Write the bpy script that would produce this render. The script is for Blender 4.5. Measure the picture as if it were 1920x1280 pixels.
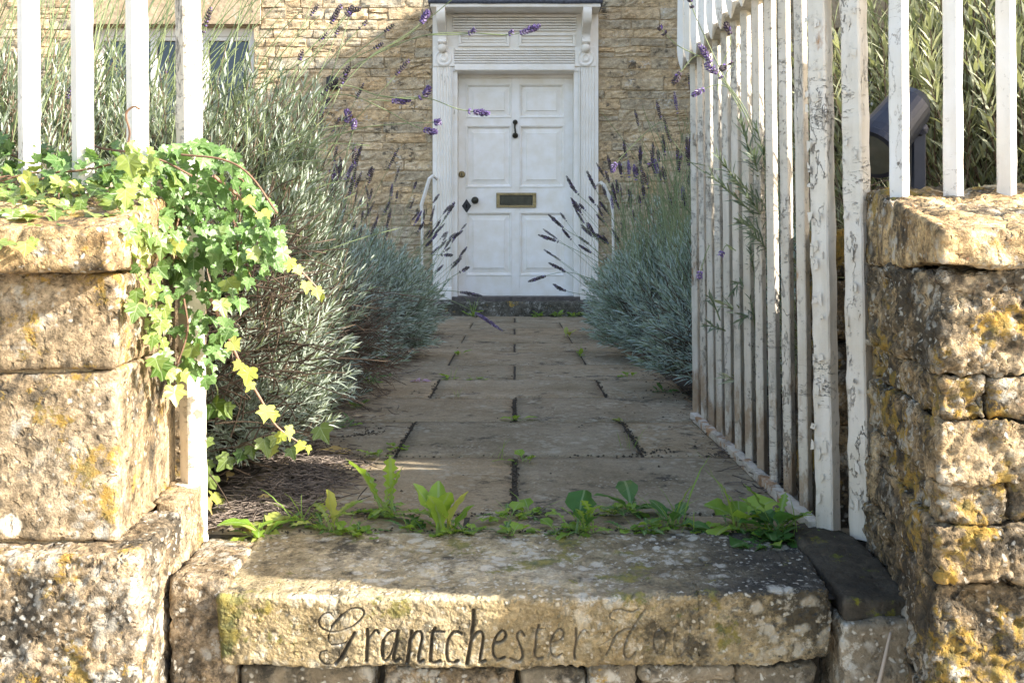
import bpy, math, random
import numpy as np
from mathutils import Matrix, Vector

for o in list(bpy.data.objects):
    bpy.data.objects.remove(o)
SC = bpy.context.scene
COL = SC.collection
R = math.radians
rng = np.random.default_rng(7)
random.seed(7)

# ---------------------------------------------------------------- camera, sky, sun, exposure
CAMZ = 0.56
FPX = 1800.0
cam = bpy.data.cameras.new("camera")
cam.sensor_width = 36.0
cam.lens = FPX / 1920 * 36
cam.shift_x = -5 / 1920
cam.shift_y = -170 / 1920
cam.clip_start = 0.05
cam.clip_end = 500
camo = bpy.data.objects.new("camera", cam)
COL.objects.link(camo)
camo.location = (0, 0, CAMZ)
camo.rotation_euler = (R(90), 0, 0)
SC.camera = camo

SUN = Vector((-1.0, 0.30, -0.55)).normalized()          # direction the light travels
elev = math.asin(-SUN.z)
world = bpy.data.worlds.new("World")
SC.world = world
world.use_nodes = True
wn = world.node_tree.nodes
wl = world.node_tree.links
for n in list(wn):
    wn.remove(n)
sky = wn.new("ShaderNodeTexSky")
sky.sky_type = 'NISHITA'
sky.sun_disc = False
sky.sun_elevation = elev
sky.sun_rotation = math.atan2(-SUN.x, -SUN.y)
sky.air_density = 1.0
sky.dust_density = 2.0
sky.ozone_density = 0.0
bg = wn.new("ShaderNodeBackground")
bg.inputs[1].default_value = 0.125
wo = wn.new("ShaderNodeOutputWorld")
wl.new(sky.outputs[0], bg.inputs[0])
wl.new(bg.outputs[0], wo.inputs[0])

sl = bpy.data.lights.new("sun", 'SUN')
sl.energy = 3.9
sl.angle = R(0.53)
sl.color = (1.0, 0.93, 0.82)
slo = bpy.data.objects.new("sun", sl)
COL.objects.link(slo)
slo.rotation_euler = SUN.to_track_quat('-Z', 'Y').to_euler()
slo.location = (6, -2, 5)

SC.view_settings.view_transform = 'Standard'
SC.view_settings.look = 'None'
SC.view_settings.gamma = 1.0
SC.view_settings.use_curve_mapping = False
SC.view_settings.exposure = 2.02


def P(x, y, D):
    """photo position + a real distance -> a point in the garden"""
    return np.array([(x - 965) * D / FPX, D, CAMZ - (y - 470) * D / FPX])


# ---------------------------------------------------------------- noise
def _hash(i, j, k, s):
    h = (i.astype(np.int64) * 374761393 + j.astype(np.int64) * 668265263 + k.astype(np.int64) * 2147483647 + s * 1274126177) & 0x7fffffff
    h = ((h ^ (h >> 13)) * 1274126177) & 0x7fffffff
    h = (h ^ (h >> 16)) & 0x7fffffff
    return (h % 65536) / 32768.0 - 1.0


def vnoise(p, s=0):
    f = np.floor(p)
    i = f.astype(np.int64)
    t = p - f
    t = t * t * (3 - 2 * t)
    r = 0
    for a in (0, 1):
        wa = t[:, 0] if a else 1 - t[:, 0]
        for b in (0, 1):
            wb = t[:, 1] if b else 1 - t[:, 1]
            for c in (0, 1):
                wc = t[:, 2] if c else 1 - t[:, 2]
                r = r + wa * wb * wc * _hash(i[:, 0] + a, i[:, 1] + b, i[:, 2] + c, s)
    return r


def fbm(p, s=0, octv=4, g=0.5):
    r = 0
    a = 1.0
    for o in range(octv):
        r = r + a * vnoise(p * (2.03 ** o) + 17.3 * o, s + o)
        a *= g
    return r


# ---------------------------------------------------------------- objects
BASE = {}


def tag(o, label=None, cat=None, group=None, kind=None):
    if label: o["label"] = label
    if cat: o["category"] = cat
    if group: o["group"] = group
    if kind: o["kind"] = kind
    return o


def thing(name, loc, label=None, cat=None, group=None, kind=None):
    o = bpy.data.objects.new(name, None)
    o.empty_display_size = 0.1
    o.location = loc
    COL.objects.link(o)
    BASE[o.name] = np.array(loc, float)
    return tag(o, label, cat, group, kind)


def mesh(V, F, mat=None, smooth=False, name="m", attrs=None):
    V = np.asarray(V, np.float32)
    me = bpy.data.meshes.new(name)
    if isinstance(F, np.ndarray):
        n, k = F.shape
        loops = F.ravel().astype(np.int32)
        starts = (np.arange(n) * k).astype(np.int32)
        tot = n
    else:
        ks = np.array([len(f) for f in F], np.int32)
        loops = np.fromiter((i for f in F for i in f), np.int32)
        starts = np.concatenate([[0], np.cumsum(ks)[:-1]]).astype(np.int32)
        tot = len(F)
    me.vertices.add(len(V))
    me.vertices.foreach_set("co", V.ravel())
    me.loops.add(len(loops))
    me.loops.foreach_set("vertex_index", loops)
    me.polygons.add(tot)
    me.polygons.foreach_set("loop_start", starts)
    me.polygons.foreach_set("use_smooth", np.full(tot, bool(smooth)))
    if attrs:
        for an, av in attrs.items():
            av = np.asarray(av, np.float32)
            if av.ndim == 2:
                at = me.attributes.new(an, 'FLOAT_VECTOR', 'POINT')
                at.data.foreach_set("vector", av.ravel())
            else:
                at = me.attributes.new(an, 'FLOAT', 'POINT')
                at.data.foreach_set("value", av)
    me.update()
    me.validate()
    if mat: me.materials.append(mat)
    return me


def part(name, V, F, mat, parent=None, smooth=False, label=None, attrs=None, kind=None):
    """one mesh object; V in world coordinates"""
    b = BASE.get(parent.name, np.zeros(3)) if parent else np.zeros(3)
    o = bpy.data.objects.new(name, mesh(np.asarray(V, float) - b, F, mat, smooth, name, attrs))
    COL.objects.link(o)
    if parent: o.parent = parent
    BASE[o.name] = b
    return tag(o, label=label, kind=kind)


class MB:
    """collects shapes, then becomes one mesh"""
    def __init__(s): s.V, s.F, s.n = [], [], 0
    def add(s, V, F):
        V = np.asarray(V, float)
        s.V.append(V)
        s.F += [tuple(int(i) + s.n for i in f) for f in F]
        s.n += len(V)
        return s
    def build(s, name, mat, parent=None, **k):
        return part(name, np.concatenate(s.V), s.F, mat, parent, **k)


def box(lo, hi, bev=0.0):
    x0, y0, z0 = lo
    x1, y1, z1 = hi
    if bev <= 0:
        V = [(x0, y0, z0), (x1, y0, z0), (x1, y1, z0), (x0, y1, z0), (x0, y0, z1), (x1, y0, z1), (x1, y1, z1), (x0, y1, z1)]
        F = [(0, 3, 2, 1), (4, 5, 6, 7), (0, 1, 5, 4), (1, 2, 6, 5), (2, 3, 7, 6), (3, 0, 4, 7)]
        return np.array(V, float), F
    b = bev
    c = [(x, y, z) for x in (x0, x1) for y in (y0, y1) for z in (z0, z1)]
    V = []
    idx = {}
    for ci, (x, y, z) in enumerate(c):
        sx = b if x == x0 else -b
        sy = b if y == y0 else -b
        sz = b if z == z0 else -b
        for ax, v in enumerate(((x, y + sy, z + sz), (x + sx, y, z + sz), (x + sx, y + sy, z))):
            idx[(ci, ax)] = len(V)
            V.append(v)
    I = lambda ix, iy, iz, ax: idx[(ix * 4 + iy * 2 + iz, ax)]
    F = []
    for s in (0, 1):
        f = [I(s, 0, 0, 0), I(s, 1, 0, 0), I(s, 1, 1, 0), I(s, 0, 1, 0)]
        F.append(tuple(f if s else f[::-1]))
        f = [I(0, s, 0, 1), I(1, s, 0, 1), I(1, s, 1, 1), I(0, s, 1, 1)]
        F.append(tuple(f[::-1] if s else f))
        f = [I(0, 0, s, 2), I(1, 0, s, 2), I(1, 1, s, 2), I(0, 1, s, 2)]
        F.append(tuple(f if s else f[::-1]))
    for a in (0, 1):
        for d in (0, 1):
            F.append((I(a, d, 0, 0), I(a, d, 0, 1), I(a, d, 1, 1), I(a, d, 1, 0)))
            F.append((I(a, 0, d, 0), I(a, 0, d, 2), I(a, 1, d, 2), I(a, 1, d, 0)))
            F.append((I(0, a, d, 1), I(0, a, d, 2), I(1, a, d, 2), I(1, a, d, 1)))
    for ci in range(8):
        F.append((idx[(ci, 0)], idx[(ci, 1)], idx[(ci, 2)]))
    return np.array(V, float), F


def tube(pts, rad, k=6, caps=True):
    pts = np.asarray(pts, float)
    n = len(pts)
    rad = np.broadcast_to(np.asarray(rad, float), (n,))
    T = np.gradient(pts, axis=0)
    T /= np.linalg.norm(T, axis=1)[:, None] + 1e-9
    ref = np.array([0, 0, 1.0]) if abs(T[0, 2]) < .9 else np.array([1.0, 0, 0])
    V = []
    for i in range(n):
        a = np.cross(T[i], ref)
        a /= np.linalg.norm(a) + 1e-9
        b = np.cross(T[i], a)
        for j in range(k):
            t = 2 * math.pi * j / k
            V.append(pts[i] + rad[i] * (math.cos(t) * a + math.sin(t) * b))
    F = []
    for i in range(n - 1):
        for j in range(k):
            F.append((i * k + j, i * k + (j + 1) % k, (i + 1) * k + (j + 1) % k, (i + 1) * k + j))
    if caps:
        F.append(tuple(range(k)))
        F.append(tuple(range((n - 1) * k, n * k)))
    return np.array(V), F


def spline(pts, m=8):
    p = np.asarray(pts, float)
    p = np.vstack([2 * p[0] - p[1], p, 2 * p[-1] - p[-2]])
    out = []
    for i in range(1, len(p) - 2):
        for t in np.arange(m) / m:
            out.append(.5 * (2 * p[i] + (p[i + 1] - p[i - 1]) * t + (2 * p[i - 1] - 5 * p[i] + 4 * p[i + 1] - p[i + 2]) * t * t
                             + (3 * p[i] - p[i - 1] - 3 * p[i + 1] + p[i + 2]) * t ** 3))
    out.append(p[-2])
    return np.array(out)


def lathe(prof, c, axis, k=20):
    """prof: (r, h) pairs along axis from c"""
    a = np.asarray(axis, float)
    a /= np.linalg.norm(a)
    u = np.cross(a, (0, 0, 1.0)) if abs(a[2]) < .9 else np.cross(a, (1.0, 0, 0))
    u /= np.linalg.norm(u)
    v = np.cross(a, u)
    V, F = [], []
    for r, h in prof:
        for j in range(k):
            t = 2 * math.pi * j / k
            V.append(np.asarray(c) + a * h + r * (math.cos(t) * u + math.sin(t) * v))
    for i in range(len(prof) - 1):
        for j in range(k):
            F.append((i * k + j, i * k + (j + 1) % k, (i + 1) * k + (j + 1) % k, (i + 1) * k + j))
    F.append(tuple(range(k)))
    F.append(tuple(range((len(prof) - 1) * k, len(prof) * k)))
    return np.array(V), F


def block(lo, hi, seg, r=0.01, skip=()):
    """rounded box of grid faces, welded; returns V, F, N(outward normal guess)"""
    lo = np.asarray(lo, float)
    hi = np.asarray(hi, float)
    nx, ny, nz = seg
    quads = []
    def grid(ax, side, na, nb):
        a, b = np.meshgrid(np.arange(na + 1), np.arange(nb + 1), indexing='ij')
        c = np.full_like(a, side)
        ijk = [None] * 3
        o = [i for i in range(3) if i != ax]
        ijk[ax] = c; ijk[o[0]] = a; ijk[o[1]] = b
        g = np.stack(ijk, -1)
        q = np.stack([g[:-1, :-1], g[1:, :-1], g[1:, 1:], g[:-1, 1:]], 2).reshape(-1, 4, 3)
        flip = (side > 0) == (ax == 1)
        if flip: q = q[:, ::-1]
        quads.append(q)
    if 'x0' not in skip: grid(0, 0, ny, nz)
    if 'x1' not in skip: grid(0, nx, ny, nz)
    if 'y0' not in skip: grid(1, 0, nx, nz)
    if 'y1' not in skip: grid(1, ny, nx, nz)
    if 'z0' not in skip: grid(2, 0, nx, ny)
    if 'z1' not in skip: grid(2, nz, nx, ny)
    q = np.concatenate(quads).reshape(-1, 3)
    key = q[:, 0] * 4000000 + q[:, 1] * 2000 + q[:, 2]
    u, first, inv = np.unique(key, return_index=True, return_inverse=True)
    ijk = q[first].astype(float)
    V = lo + (hi - lo) * ijk / np.array([nx, ny, nz])
    F = inv.reshape(-1, 4)
    rr = np.minimum(r, (hi - lo) * .45)
    C = np.clip(V, lo + rr, hi - rr)
    d = V - C
    L = np.linalg.norm(d / rr, axis=1)
    n = np.where(L[:, None] > 1e-6, d / rr / (L[:, None] + 1e-9), 0)
    V2 = C + n * rr
    return V2, F, n


def stone_block(lo, hi, res, r=.012, amp=.006, freq=14, seed=0, skip=('y1', 'z0'), warp=.006, pits=0.0, shape=None):
    s = [max(2, int(round((h - l) / res))) for l, h in zip(lo, hi)]
    V, F, n = block(lo, hi, s, r, skip)
    d = amp * fbm(V * freq, seed, 5, .64)
    d = d - amp * .9 * (.25 - np.abs(fbm(V * freq * .55 + 31, seed + 7, 4, .6)))
    if pits > 0:
        q = fbm(V * freq * 2.2, seed + 50, 3)
        d = d - pits * np.clip(q - .35, 0, 1)
        d = d - pits * .8 * np.clip(np.abs(fbm(V * freq * .7, seed + 80, 3)) < .06, 0, 1) * .5
    W = np.stack([fbm(V * 5 + 3, seed + 11, 2), fbm(V * 5 + 9, seed + 12, 2), fbm(V * 5 + 5, seed + 13, 2)], 1) * warp
    V = V + n * d[:, None] + W
    if shape is not None: V = shape(V)
    return V, F


# ---------------------------------------------------------------- materials
class NT:
    def __init__(s, name):
        s.m = bpy.data.materials.new(name)
        s.m.use_nodes = True
        s.t = s.m.node_tree
        s.t.nodes.clear()
        s.out = s.t.nodes.new("ShaderNodeOutputMaterial")
    def n(s, typ, **kw):
        nd = s.t.nodes.new("ShaderNode" + typ)
        for k, v in kw.items():
            if k.startswith("i_"):
                key = k[2:]
                key = int(key) if key.isdigit() else key.replace("_", " ")
                if hasattr(v, "bl_idname") or isinstance(v, bpy.types.NodeSocket):
                    s.t.links.new(v, nd.inputs[key])
                else:
                    nd.inputs[key].default_value = v
            else:
                setattr(nd, k, v)
        return nd
    def coords(s, kind="Object", scale=(1, 1, 1), loc=(0, 0, 0), rot=(0, 0, 0)):
        tc = s.n("TexCoord")
        mp = s.n("Mapping", i_Vector=tc.outputs[kind], i_Scale=scale, i_Location=loc, i_Rotation=rot)
        return mp.outputs[0]
    def noise(s, vec, sc, det=6, rough=.55, dist=0.0):
        return s.n("TexNoise", i_Vector=vec, i_Scale=sc, i_Detail=det, i_Roughness=rough, i_Distortion=dist).outputs[0]
    def ramp(s, fac, stops):
        r = s.n("ValToRGB", i_Fac=fac)
        e = r.color_ramp.elements
        while len(e) < len(stops): e.new(.5)
        for el, (p, c) in zip(e, stops):
            el.position = p
            el.color = (*c, 1) if not isinstance(c, (int, float)) else (c, c, c, 1)
        return r.outputs[0]
    def mix(s, fac, a, b, typ='MIX'):
        m = s.n("Mix", data_type='RGBA', blend_type=typ)
        for sock, v in ((m.inputs[0], fac), (m.inputs[6], a), (m.inputs[7], b)):
            if isinstance(v, bpy.types.NodeSocket): s.t.links.new(v, sock)
            elif isinstance(v, (int, float)): sock.default_value = v
            else: sock.default_value = (*v, 1)
        return m.outputs[2]
    def math(s, op, a, b=0.0, c=None):
        m = s.n("Math", operation=op)
        for i, v in enumerate((a, b) if c is None else (a, b, c)):
            if isinstance(v, bpy.types.NodeSocket): s.t.links.new(v, m.inputs[i])
            else: m.inputs[i].default_value = v
        return m.outputs[0]
    def bump(s, h, strength=.5, dist=.01, normal=None):
        b = s.n("Bump", i_Height=h, i_Strength=strength, i_Distance=dist)
        if normal: s.t.links.new(normal, b.inputs["Normal"])
        return b.outputs[0]
    def bsdf(s, col, rough=.9, normal=None, spec=.3, metal=0.0):
        b = s.n("BsdfPrincipled")
        for k, v in (("Base Color", col), ("Roughness", rough), ("Specular IOR Level", spec), ("Metallic", metal)):
            if isinstance(v, bpy.types.NodeSocket): s.t.links.new(v, b.inputs[k])
            else: b.inputs[k].default_value = (*v, 1) if not isinstance(v, (int, float)) else v
        if normal: s.t.links.new(normal, b.inputs["Normal"])
        return b.outputs[0]
    def done(s, sh):
        s.t.links.new(sh, s.out.inputs[0])
        return s.m


def stone_mat(name, cols, white=.3, yellow=.1, black=.2, fine=.25, bump=.5, scale=1.0, seed=0, objvar=.0, wcol=(.60, .57, .50), ycol=(.43, .26, .045), rings=0.0, vstretch=1.0, attr=None, stain=None, warm=.3, mid=1.6):
    t = NT(name)
    v = t.coords("Object", (scale, scale, scale * vstretch), (seed * 3.1, seed * 1.7, seed * 2.3))
    if warm != 1.0:
        cols = [(c[0] * (1 + .04 * warm), c[1] * (1 - .06 * warm), c[2] * (1 - .22 * warm)) for c in cols]
        wcol = (wcol[0], wcol[1] * (1 - .02 * warm), wcol[2] * (1 - .1 * warm))
    big = t.noise(v, 4.5, 8, .62)
    col = t.ramp(big, [(.28, cols[0]), (.5, cols[1]), (.72, cols[2])])
    fn = t.noise(v, 130, 5, .75)
    md = t.noise(v, 28, 6, .65)
    col = t.mix(fine, col, t.ramp(fn, [(.3, .05), (.5, .5), (.7, .95)]), 'OVERLAY')
    col = t.mix(min(1.0, fine * mid), col, t.ramp(md, [(.3, .1), (.5, .5), (.68, .9)]), 'OVERLAY')
    pit = t.ramp(t.noise(v, 78, 6, .7), [(.60, 0.0), (.68, .75)])
    pit = t.math('MULTIPLY', pit, t.ramp(t.noise(v, 9, 5), [(.38, .1), (.6, 1.0)]))
    col = t.mix(t.math('MULTIPLY', pit, min(1.0, fine * 2.6)), col, tuple(c * .28 for c in cols[0]))
    if objvar > 0:
        oi = t.n("ObjectInfo")
        hv = t.n("HueSaturation", i_Color=col)
        t.t.links.new(t.math('MULTIPLY_ADD', oi.outputs["Random"], objvar, 1 - objvar * .55), hv.inputs["Value"])
        t.t.links.new(t.math('MULTIPLY_ADD', oi.outputs["Random"], objvar, 1 - objvar * .6), hv.inputs["Saturation"])
        t.t.links.new(t.math('MULTIPLY_ADD', oi.outputs["Random"], -.04 * objvar, .5 + .018 * objvar), hv.inputs["Hue"])
        col = hv.outputs[0]
    if black > 0:
        bn = t.math('ADD', t.noise(v, 13, 12, .76), t.math('MULTIPLY', t.math('SUBTRACT', t.noise(v, 3.6, 3), .5), .5))
        bm = t.ramp(bn, [(.62 - black * .28, 0.0), (.70 - black * .22, .85)])
        col = t.mix(bm, col, (.045, .042, .036))
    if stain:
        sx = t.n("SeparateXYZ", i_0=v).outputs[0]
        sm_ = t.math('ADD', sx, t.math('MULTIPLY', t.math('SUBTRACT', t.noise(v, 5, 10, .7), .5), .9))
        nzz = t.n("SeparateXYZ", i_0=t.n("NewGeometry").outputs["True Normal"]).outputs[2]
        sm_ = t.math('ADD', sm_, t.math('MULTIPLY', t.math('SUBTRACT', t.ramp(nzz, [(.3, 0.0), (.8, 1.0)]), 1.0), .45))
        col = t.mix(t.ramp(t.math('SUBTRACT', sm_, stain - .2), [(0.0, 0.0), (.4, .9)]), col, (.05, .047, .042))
    if white > 0:
        vo = t.n("TexVoronoi", i_Vector=t.mix(.06, v, t.n("TexNoise", i_Vector=v, i_Scale=14, i_Detail=4).outputs[1]), i_Scale=34)
        wm = t.ramp(vo.outputs["Distance"], [(.25, 1.0), (.42, 0.0)])
        mk = t.ramp(t.noise(v, 6, 8, .6), [(.60 - white * .3, 0.0), (.68 - white * .25, 1.0)])
        n2 = t.math('MULTIPLY', t.ramp(t.noise(v, 24, 9, .74), [(.55, 0.0), (.61, 1.0)]), .8)
        vo2 = t.n("TexVoronoi", i_Vector=t.mix(.03, v, t.n("TexNoise", i_Vector=v, i_Scale=30, i_Detail=4).outputs[1]), i_Scale=85)
        w2 = t.math('MULTIPLY', t.ramp(vo2.outputs["Distance"], [(.20, 1.0), (.36, 0.0)]), t.ramp(t.noise(v, 8, 6, .6), [(.58 - white * .35, 0.0), (.68 - white * .3, 1.0)]))
        w2 = t.math('MULTIPLY', w2, t.math('GREATER_THAN', t.n("SeparateColor", i_Color=vo2.outputs["Color"]).outputs[0], .45))
        wm = t.math('MAXIMUM', t.math('MULTIPLY', t.math('MULTIPLY', wm, mk), .8), t.math('MULTIPLY', n2, mk))
        wm = t.math('MAXIMUM', wm, w2)
        col = t.mix(t.math('MULTIPLY', wm, .85), col, wcol)
    if yellow > 0:
        v2 = t.coords("Object", (scale, scale, scale * vstretch), (seed + 7.7, seed - 4.1, 3.3))
        yn = t.math('ADD', t.noise(v2, 11, 12, .74), t.math('MULTIPLY', t.math('SUBTRACT', t.noise(v2, 3.2, 3), .5), .55))
        ym = t.ramp(yn, [(.64 - yellow * .22, 0.0), (.68 - yellow * .2, .9)])
        yc = t.mix(t.ramp(t.noise(v2, 45, 5), [(.35, 0.0), (.65, 1.0)]), (ycol[0] * .45, ycol[1] * .6, ycol[2] * 1.2), (ycol[0] * 1.1, ycol[1] * 1.1, ycol[2] * 1.3))
        col = t.mix(ym, col, yc)
    if rings > 0:
        vr = t.n("TexVoronoi", i_Vector=v, i_Scale=6.5)
        d = t.math('ADD', vr.outputs["Distance"], t.math('MULTIPLY', t.math('SUBTRACT', fn, .5), .05))
        rm = t.ramp(d, [(.0, .5), (.09, .9), (.13, 1.0), (.15, 0.0)])
        pick = t.math('GREATER_THAN', t.n("SeparateColor", i_Color=vr.outputs["Color"]).outputs[0], 1 - rings)
        col = t.mix(t.math('MULTIPLY', rm, pick), col, (.68, .60, .47))
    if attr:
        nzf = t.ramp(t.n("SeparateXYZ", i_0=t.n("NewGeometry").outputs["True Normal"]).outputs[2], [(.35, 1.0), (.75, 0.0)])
        col = t.mix(t.math('MULTIPLY', nzf, .85), col, (.72, .67, .57), 'MULTIPLY')  # upright faces darkened in colour for weaker grazing sun, along with lichen tone
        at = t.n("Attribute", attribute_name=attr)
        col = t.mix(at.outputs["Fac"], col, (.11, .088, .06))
    h = t.math('ADD', t.math('MULTIPLY', md, .9), t.math('MULTIPLY', fn, .45))
    pv = t.n("TexVoronoi", i_Vector=t.n("VectorMath", operation='ADD', i_0=v, i_1=t.n("VectorMath", operation='SCALE', i_0=t.n("TexNoise", i_Vector=v, i_Scale=25, i_Detail=4).outputs[1], i_Scale=.06).outputs[0]).outputs[0], i_Scale=62)
    h = t.math('ADD', h, t.math('MULTIPLY', t.math('MINIMUM', pv.outputs["Distance"], .4), 1.3))
    return t.done(t.bsdf(col, .95, t.bump(h, bump, .012), .15))


def paint_mat(name, base=(.74, .73, .70), peel=.2, rust=.1, dirt=.3, crack=.5, seed=0, bump=.4, zs=.35, chip=(.33, .28, .21), foot=0.0):
    t = NT(name)
    v = t.coords("Object", (1, 1, zs), (seed, seed * 1.3, seed * .7))
    va = t.coords("Object", (1, 1, 1), (seed + 2, seed * 1.1, seed * .4))
    oi = t.n("ObjectInfo").outputs["Random"]
    off = t.n("CombineXYZ", i_0=t.math('MULTIPLY', oi, 37.0), i_1=t.math('MULTIPLY', oi, 11.0)).outputs[0]
    ad = t.n("VectorMath", operation='ADD', i_0=v, i_1=off).outputs[0]
    ada = t.n("VectorMath", operation='ADD', i_0=va, i_1=off).outputs[0]
    col = t.mix(t.ramp(t.noise(ada, 9, 6), [(.35, 0.0), (.7, 1.0)]), base, (base[0] * .90, base[1] * .87, base[2] * .80))
    lowm = t.noise(ad, 5, 4)
    h = t.math('MULTIPLY', t.noise(ada, 35, 6), .5)
    if dirt > 0:
        st = t.ramp(t.noise(t.n("VectorMath", operation='MULTIPLY', i_0=ada, i_1=(1, 1, .12)).outputs[0], 45, 5, .6), [(.45, 0.0), (.75, 1.0)])
        col = t.mix(t.math('MULTIPLY', st, dirt * .6), col, (.30, .25, .18))
        sp = t.ramp(t.noise(ada, 62, 8, .78), [(.63 - dirt * .10, 0.0), (.69 - dirt * .10, 1.0)])
        sp = t.math('MULTIPLY', sp, t.ramp(t.noise(ad, 11, 4), [(.42, .15), (.6, 1.0)]))
        col = t.mix(t.math('MULTIPLY', sp, .85), col, (.10, .08, .06))
    if peel > 0:
        pk = t.math('ADD', t.noise(ad, 30, 12, .75), t.math('MULTIPLY', t.math('SUBTRACT', lowm, .5), .9))
        pm = t.ramp(pk, [(.76 - peel * .35, 0.0), (.775 - peel * .35, 1.0)])
        col = t.mix(pm, col, t.mix(t.noise(ada, 50, 6), chip, (.55, .50, .42)))
        edge = t.math('MULTIPLY', t.ramp(pk, [(.735 - peel * .35, 0.0), (.758 - peel * .35, 1.0)]), t.math('SUBTRACT', 1.0, pm))
        col = t.mix(t.math('MULTIPLY', edge, .4), col, (.20, .16, .12))
        h = t.math('SUBTRACT', h, t.math('MULTIPLY', pm, .7))
    if crack > 0:
        def ridge(vec, sc, w, rough=.62):
            n = t.noise(vec, sc, 8, rough)
            return t.ramp(t.math('ABSOLUTE', t.math('SUBTRACT', n, .5)), [(w * .4, 1.0), (w, 0.0)])
        c1 = t.math('MULTIPLY', ridge(ad, 22, .010), t.ramp(lowm, [(.56 - crack * .14, 0.0), (.64 - crack * .14, 1.0)]))
        c2 = t.math('MULTIPLY', ridge(t.n("VectorMath", operation='MULTIPLY', i_0=ada, i_1=(.5, .5, 1.5)).outputs[0], 28, .007), t.ramp(t.noise(ad, 9, 3), [(.60 - crack * .1, 0.0), (.66 - crack * .1, 1.0)]))
        cm = t.math('MAXIMUM', c1, c2)
        col = t.mix(t.math('MULTIPLY', cm, .7), col, (.16, .13, .095))
        h = t.math('SUBTRACT', h, t.math('MULTIPLY', cm, .9))
    if foot > 0:
        zz = t.n("SeparateXYZ", i_0=t.n("TexCoord").outputs["Object"]).outputs[2]
        fm = t.math('ADD', t.math('MULTIPLY', t.math('SUBTRACT', foot, zz), 2.2), t.math('MULTIPLY', t.math('SUBTRACT', t.noise(ad, 22, 10, .7), .62), 3.4))
        col = t.mix(t.ramp(fm, [(.0, 0.0), (.35, .85)]), col, t.mix(t.noise(ada, 55, 6), (.24, .13, .06), (.42, .33, .23)))
    if rust > 0:
        rn = t.noise(ad, 15, 8, .65)
        rm = t.ramp(rn, [(.72 - rust * .2, 0.0), (.80 - rust * .2, .85)])
        col = t.mix(rm, col, t.mix(t.noise(ada, 60, 3), (.28, .11, .03), (.45, .27, .12)))
    return t.done(t.bsdf(col, .55, t.bump(h, bump, .006), .35))


def leaf_mat(name, c0, c1, trans=.3, rough=.55, vein=0.0, rnd="island", tip=None, spec=.3, age=None):
    t = NT(name)
    if rnd == "island":
        r = t.n("NewGeometry").outputs["Random Per Island"]
    else:
        r = t.n("ObjectInfo").outputs["Random"]
    col = t.mix(r, c0, c1)
    if age:
        col = t.mix(t.ramp(r, [(age[0], 0.0), (age[0] + .05, 1.0)]), col, age[1])
    bw = t.n("NewGeometry").outputs["Backfacing"]
    col = t.mix(t.math('MULTIPLY', bw, .35), col, (min(1, c1[0] * 1.5), min(1, c1[1] * 1.4), min(1, c1[2] * 1.5)))
    if vein > 0:
        at = t.n("Attribute", attribute_name="lp")
        sx = t.n("SeparateXYZ", i_0=at.outputs["Vector"])
        ax = t.math('ABSOLUTE', sx.outputs[0])
        y = sx.outputs[1]
        m1 = t.math('LESS_THAN', ax, .022)
        d2 = t.math('ABSOLUTE', t.math('SUBTRACT', ax, t.math('MULTIPLY', y, 1.25)))
        m2 = t.math('MULTIPLY', t.math('LESS_THAN', d2, .022), t.math('LESS_THAN', y, .42))
        vm = t.math('MAXIMUM', m1, m2)
        col = t.mix(t.math('MULTIPLY', vm, vein), col, (.30, .38, .20))
    if tip:
        at = t.n("Attribute", attribute_name="lp")
        sx = t.n("SeparateXYZ", i_0=at.outputs["Vector"])
        col = t.mix(t.ramp(sx.outputs[1], [(.2, 0.0), (1.0, 1.0)]), col, tip)
    nz = t.noise(t.coords("Object"), 120, 3)
    col = t.mix(.3, col, t.ramp(nz, [(.3, .3), (.7, .7)]), 'OVERLAY')
    b = t.bsdf(col, rough, None, spec)
    if trans > 0:
        tr = t.n("BsdfTranslucent")
        tc = t.mix(.6, col, (c1[0] * 1.6, c1[1] * 1.6, c1[2] * .6))
        t.t.links.new(tc, tr.inputs[0])
        ms = t.n("MixShader", i_0=trans, i_1=b, i_2=tr.outputs[0])
        return t.done(ms.outputs[0])
    return t.done(b)


def plain(name, col, rough=.6, metal=0.0, spec=.4, var=.15, sc=30, bump=.1):
    t = NT(name)
    v = t.coords("Object")
    n = t.noise(v, sc, 6, .6)
    c = t.mix(t.ramp(n, [(.3, 0.0), (.7, 1.0)]), tuple(x * (1 - var) for x in col), tuple(min(1, x * (1 + var)) for x in col))
    return t.done(t.bsdf(c, rough, t.bump(n, bump, .005), spec, metal))


M = {}
M['ashlar'] = stone_mat('ashlar stone', [(.21, .15, .085), (.30, .235, .155), (.42, .355, .265)], white=.26, yellow=.10, black=.36, bump=1.0, fine=.6, rings=.34, seed=1)
M['base_stone'] = stone_mat('weathered base stone', [(.19, .13, .065), (.32, .25, .165), (.47, .40, .31)], white=.6, yellow=.3, black=.62, bump=1.1, fine=.6, seed=4)
M['coping'] = stone_mat('coping stone', [(.22, .13, .06), (.42, .30, .16), (.56, .46, .30)], white=.35, yellow=.25, black=.5, bump=1.0, fine=.6, seed=6)
M['rubble'] = stone_mat('lichen rubble', [(.20, .135, .07), (.36, .27, .16), (.47, .38, .26)], white=.46, yellow=.40, black=.76, bump=1.2, fine=.6, seed=9)
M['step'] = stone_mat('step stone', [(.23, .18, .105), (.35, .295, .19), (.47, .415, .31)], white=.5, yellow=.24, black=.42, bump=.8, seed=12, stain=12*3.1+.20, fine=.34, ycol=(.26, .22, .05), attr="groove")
M['dark_stone'] = stone_mat('dark damp stone', [(.035, .031, .025), (.06, .053, .042), (.10, .085, .065)], white=0, yellow=.16, black=.3, bump=.5, seed=15, ycol=(.20, .18, .02))
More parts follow.
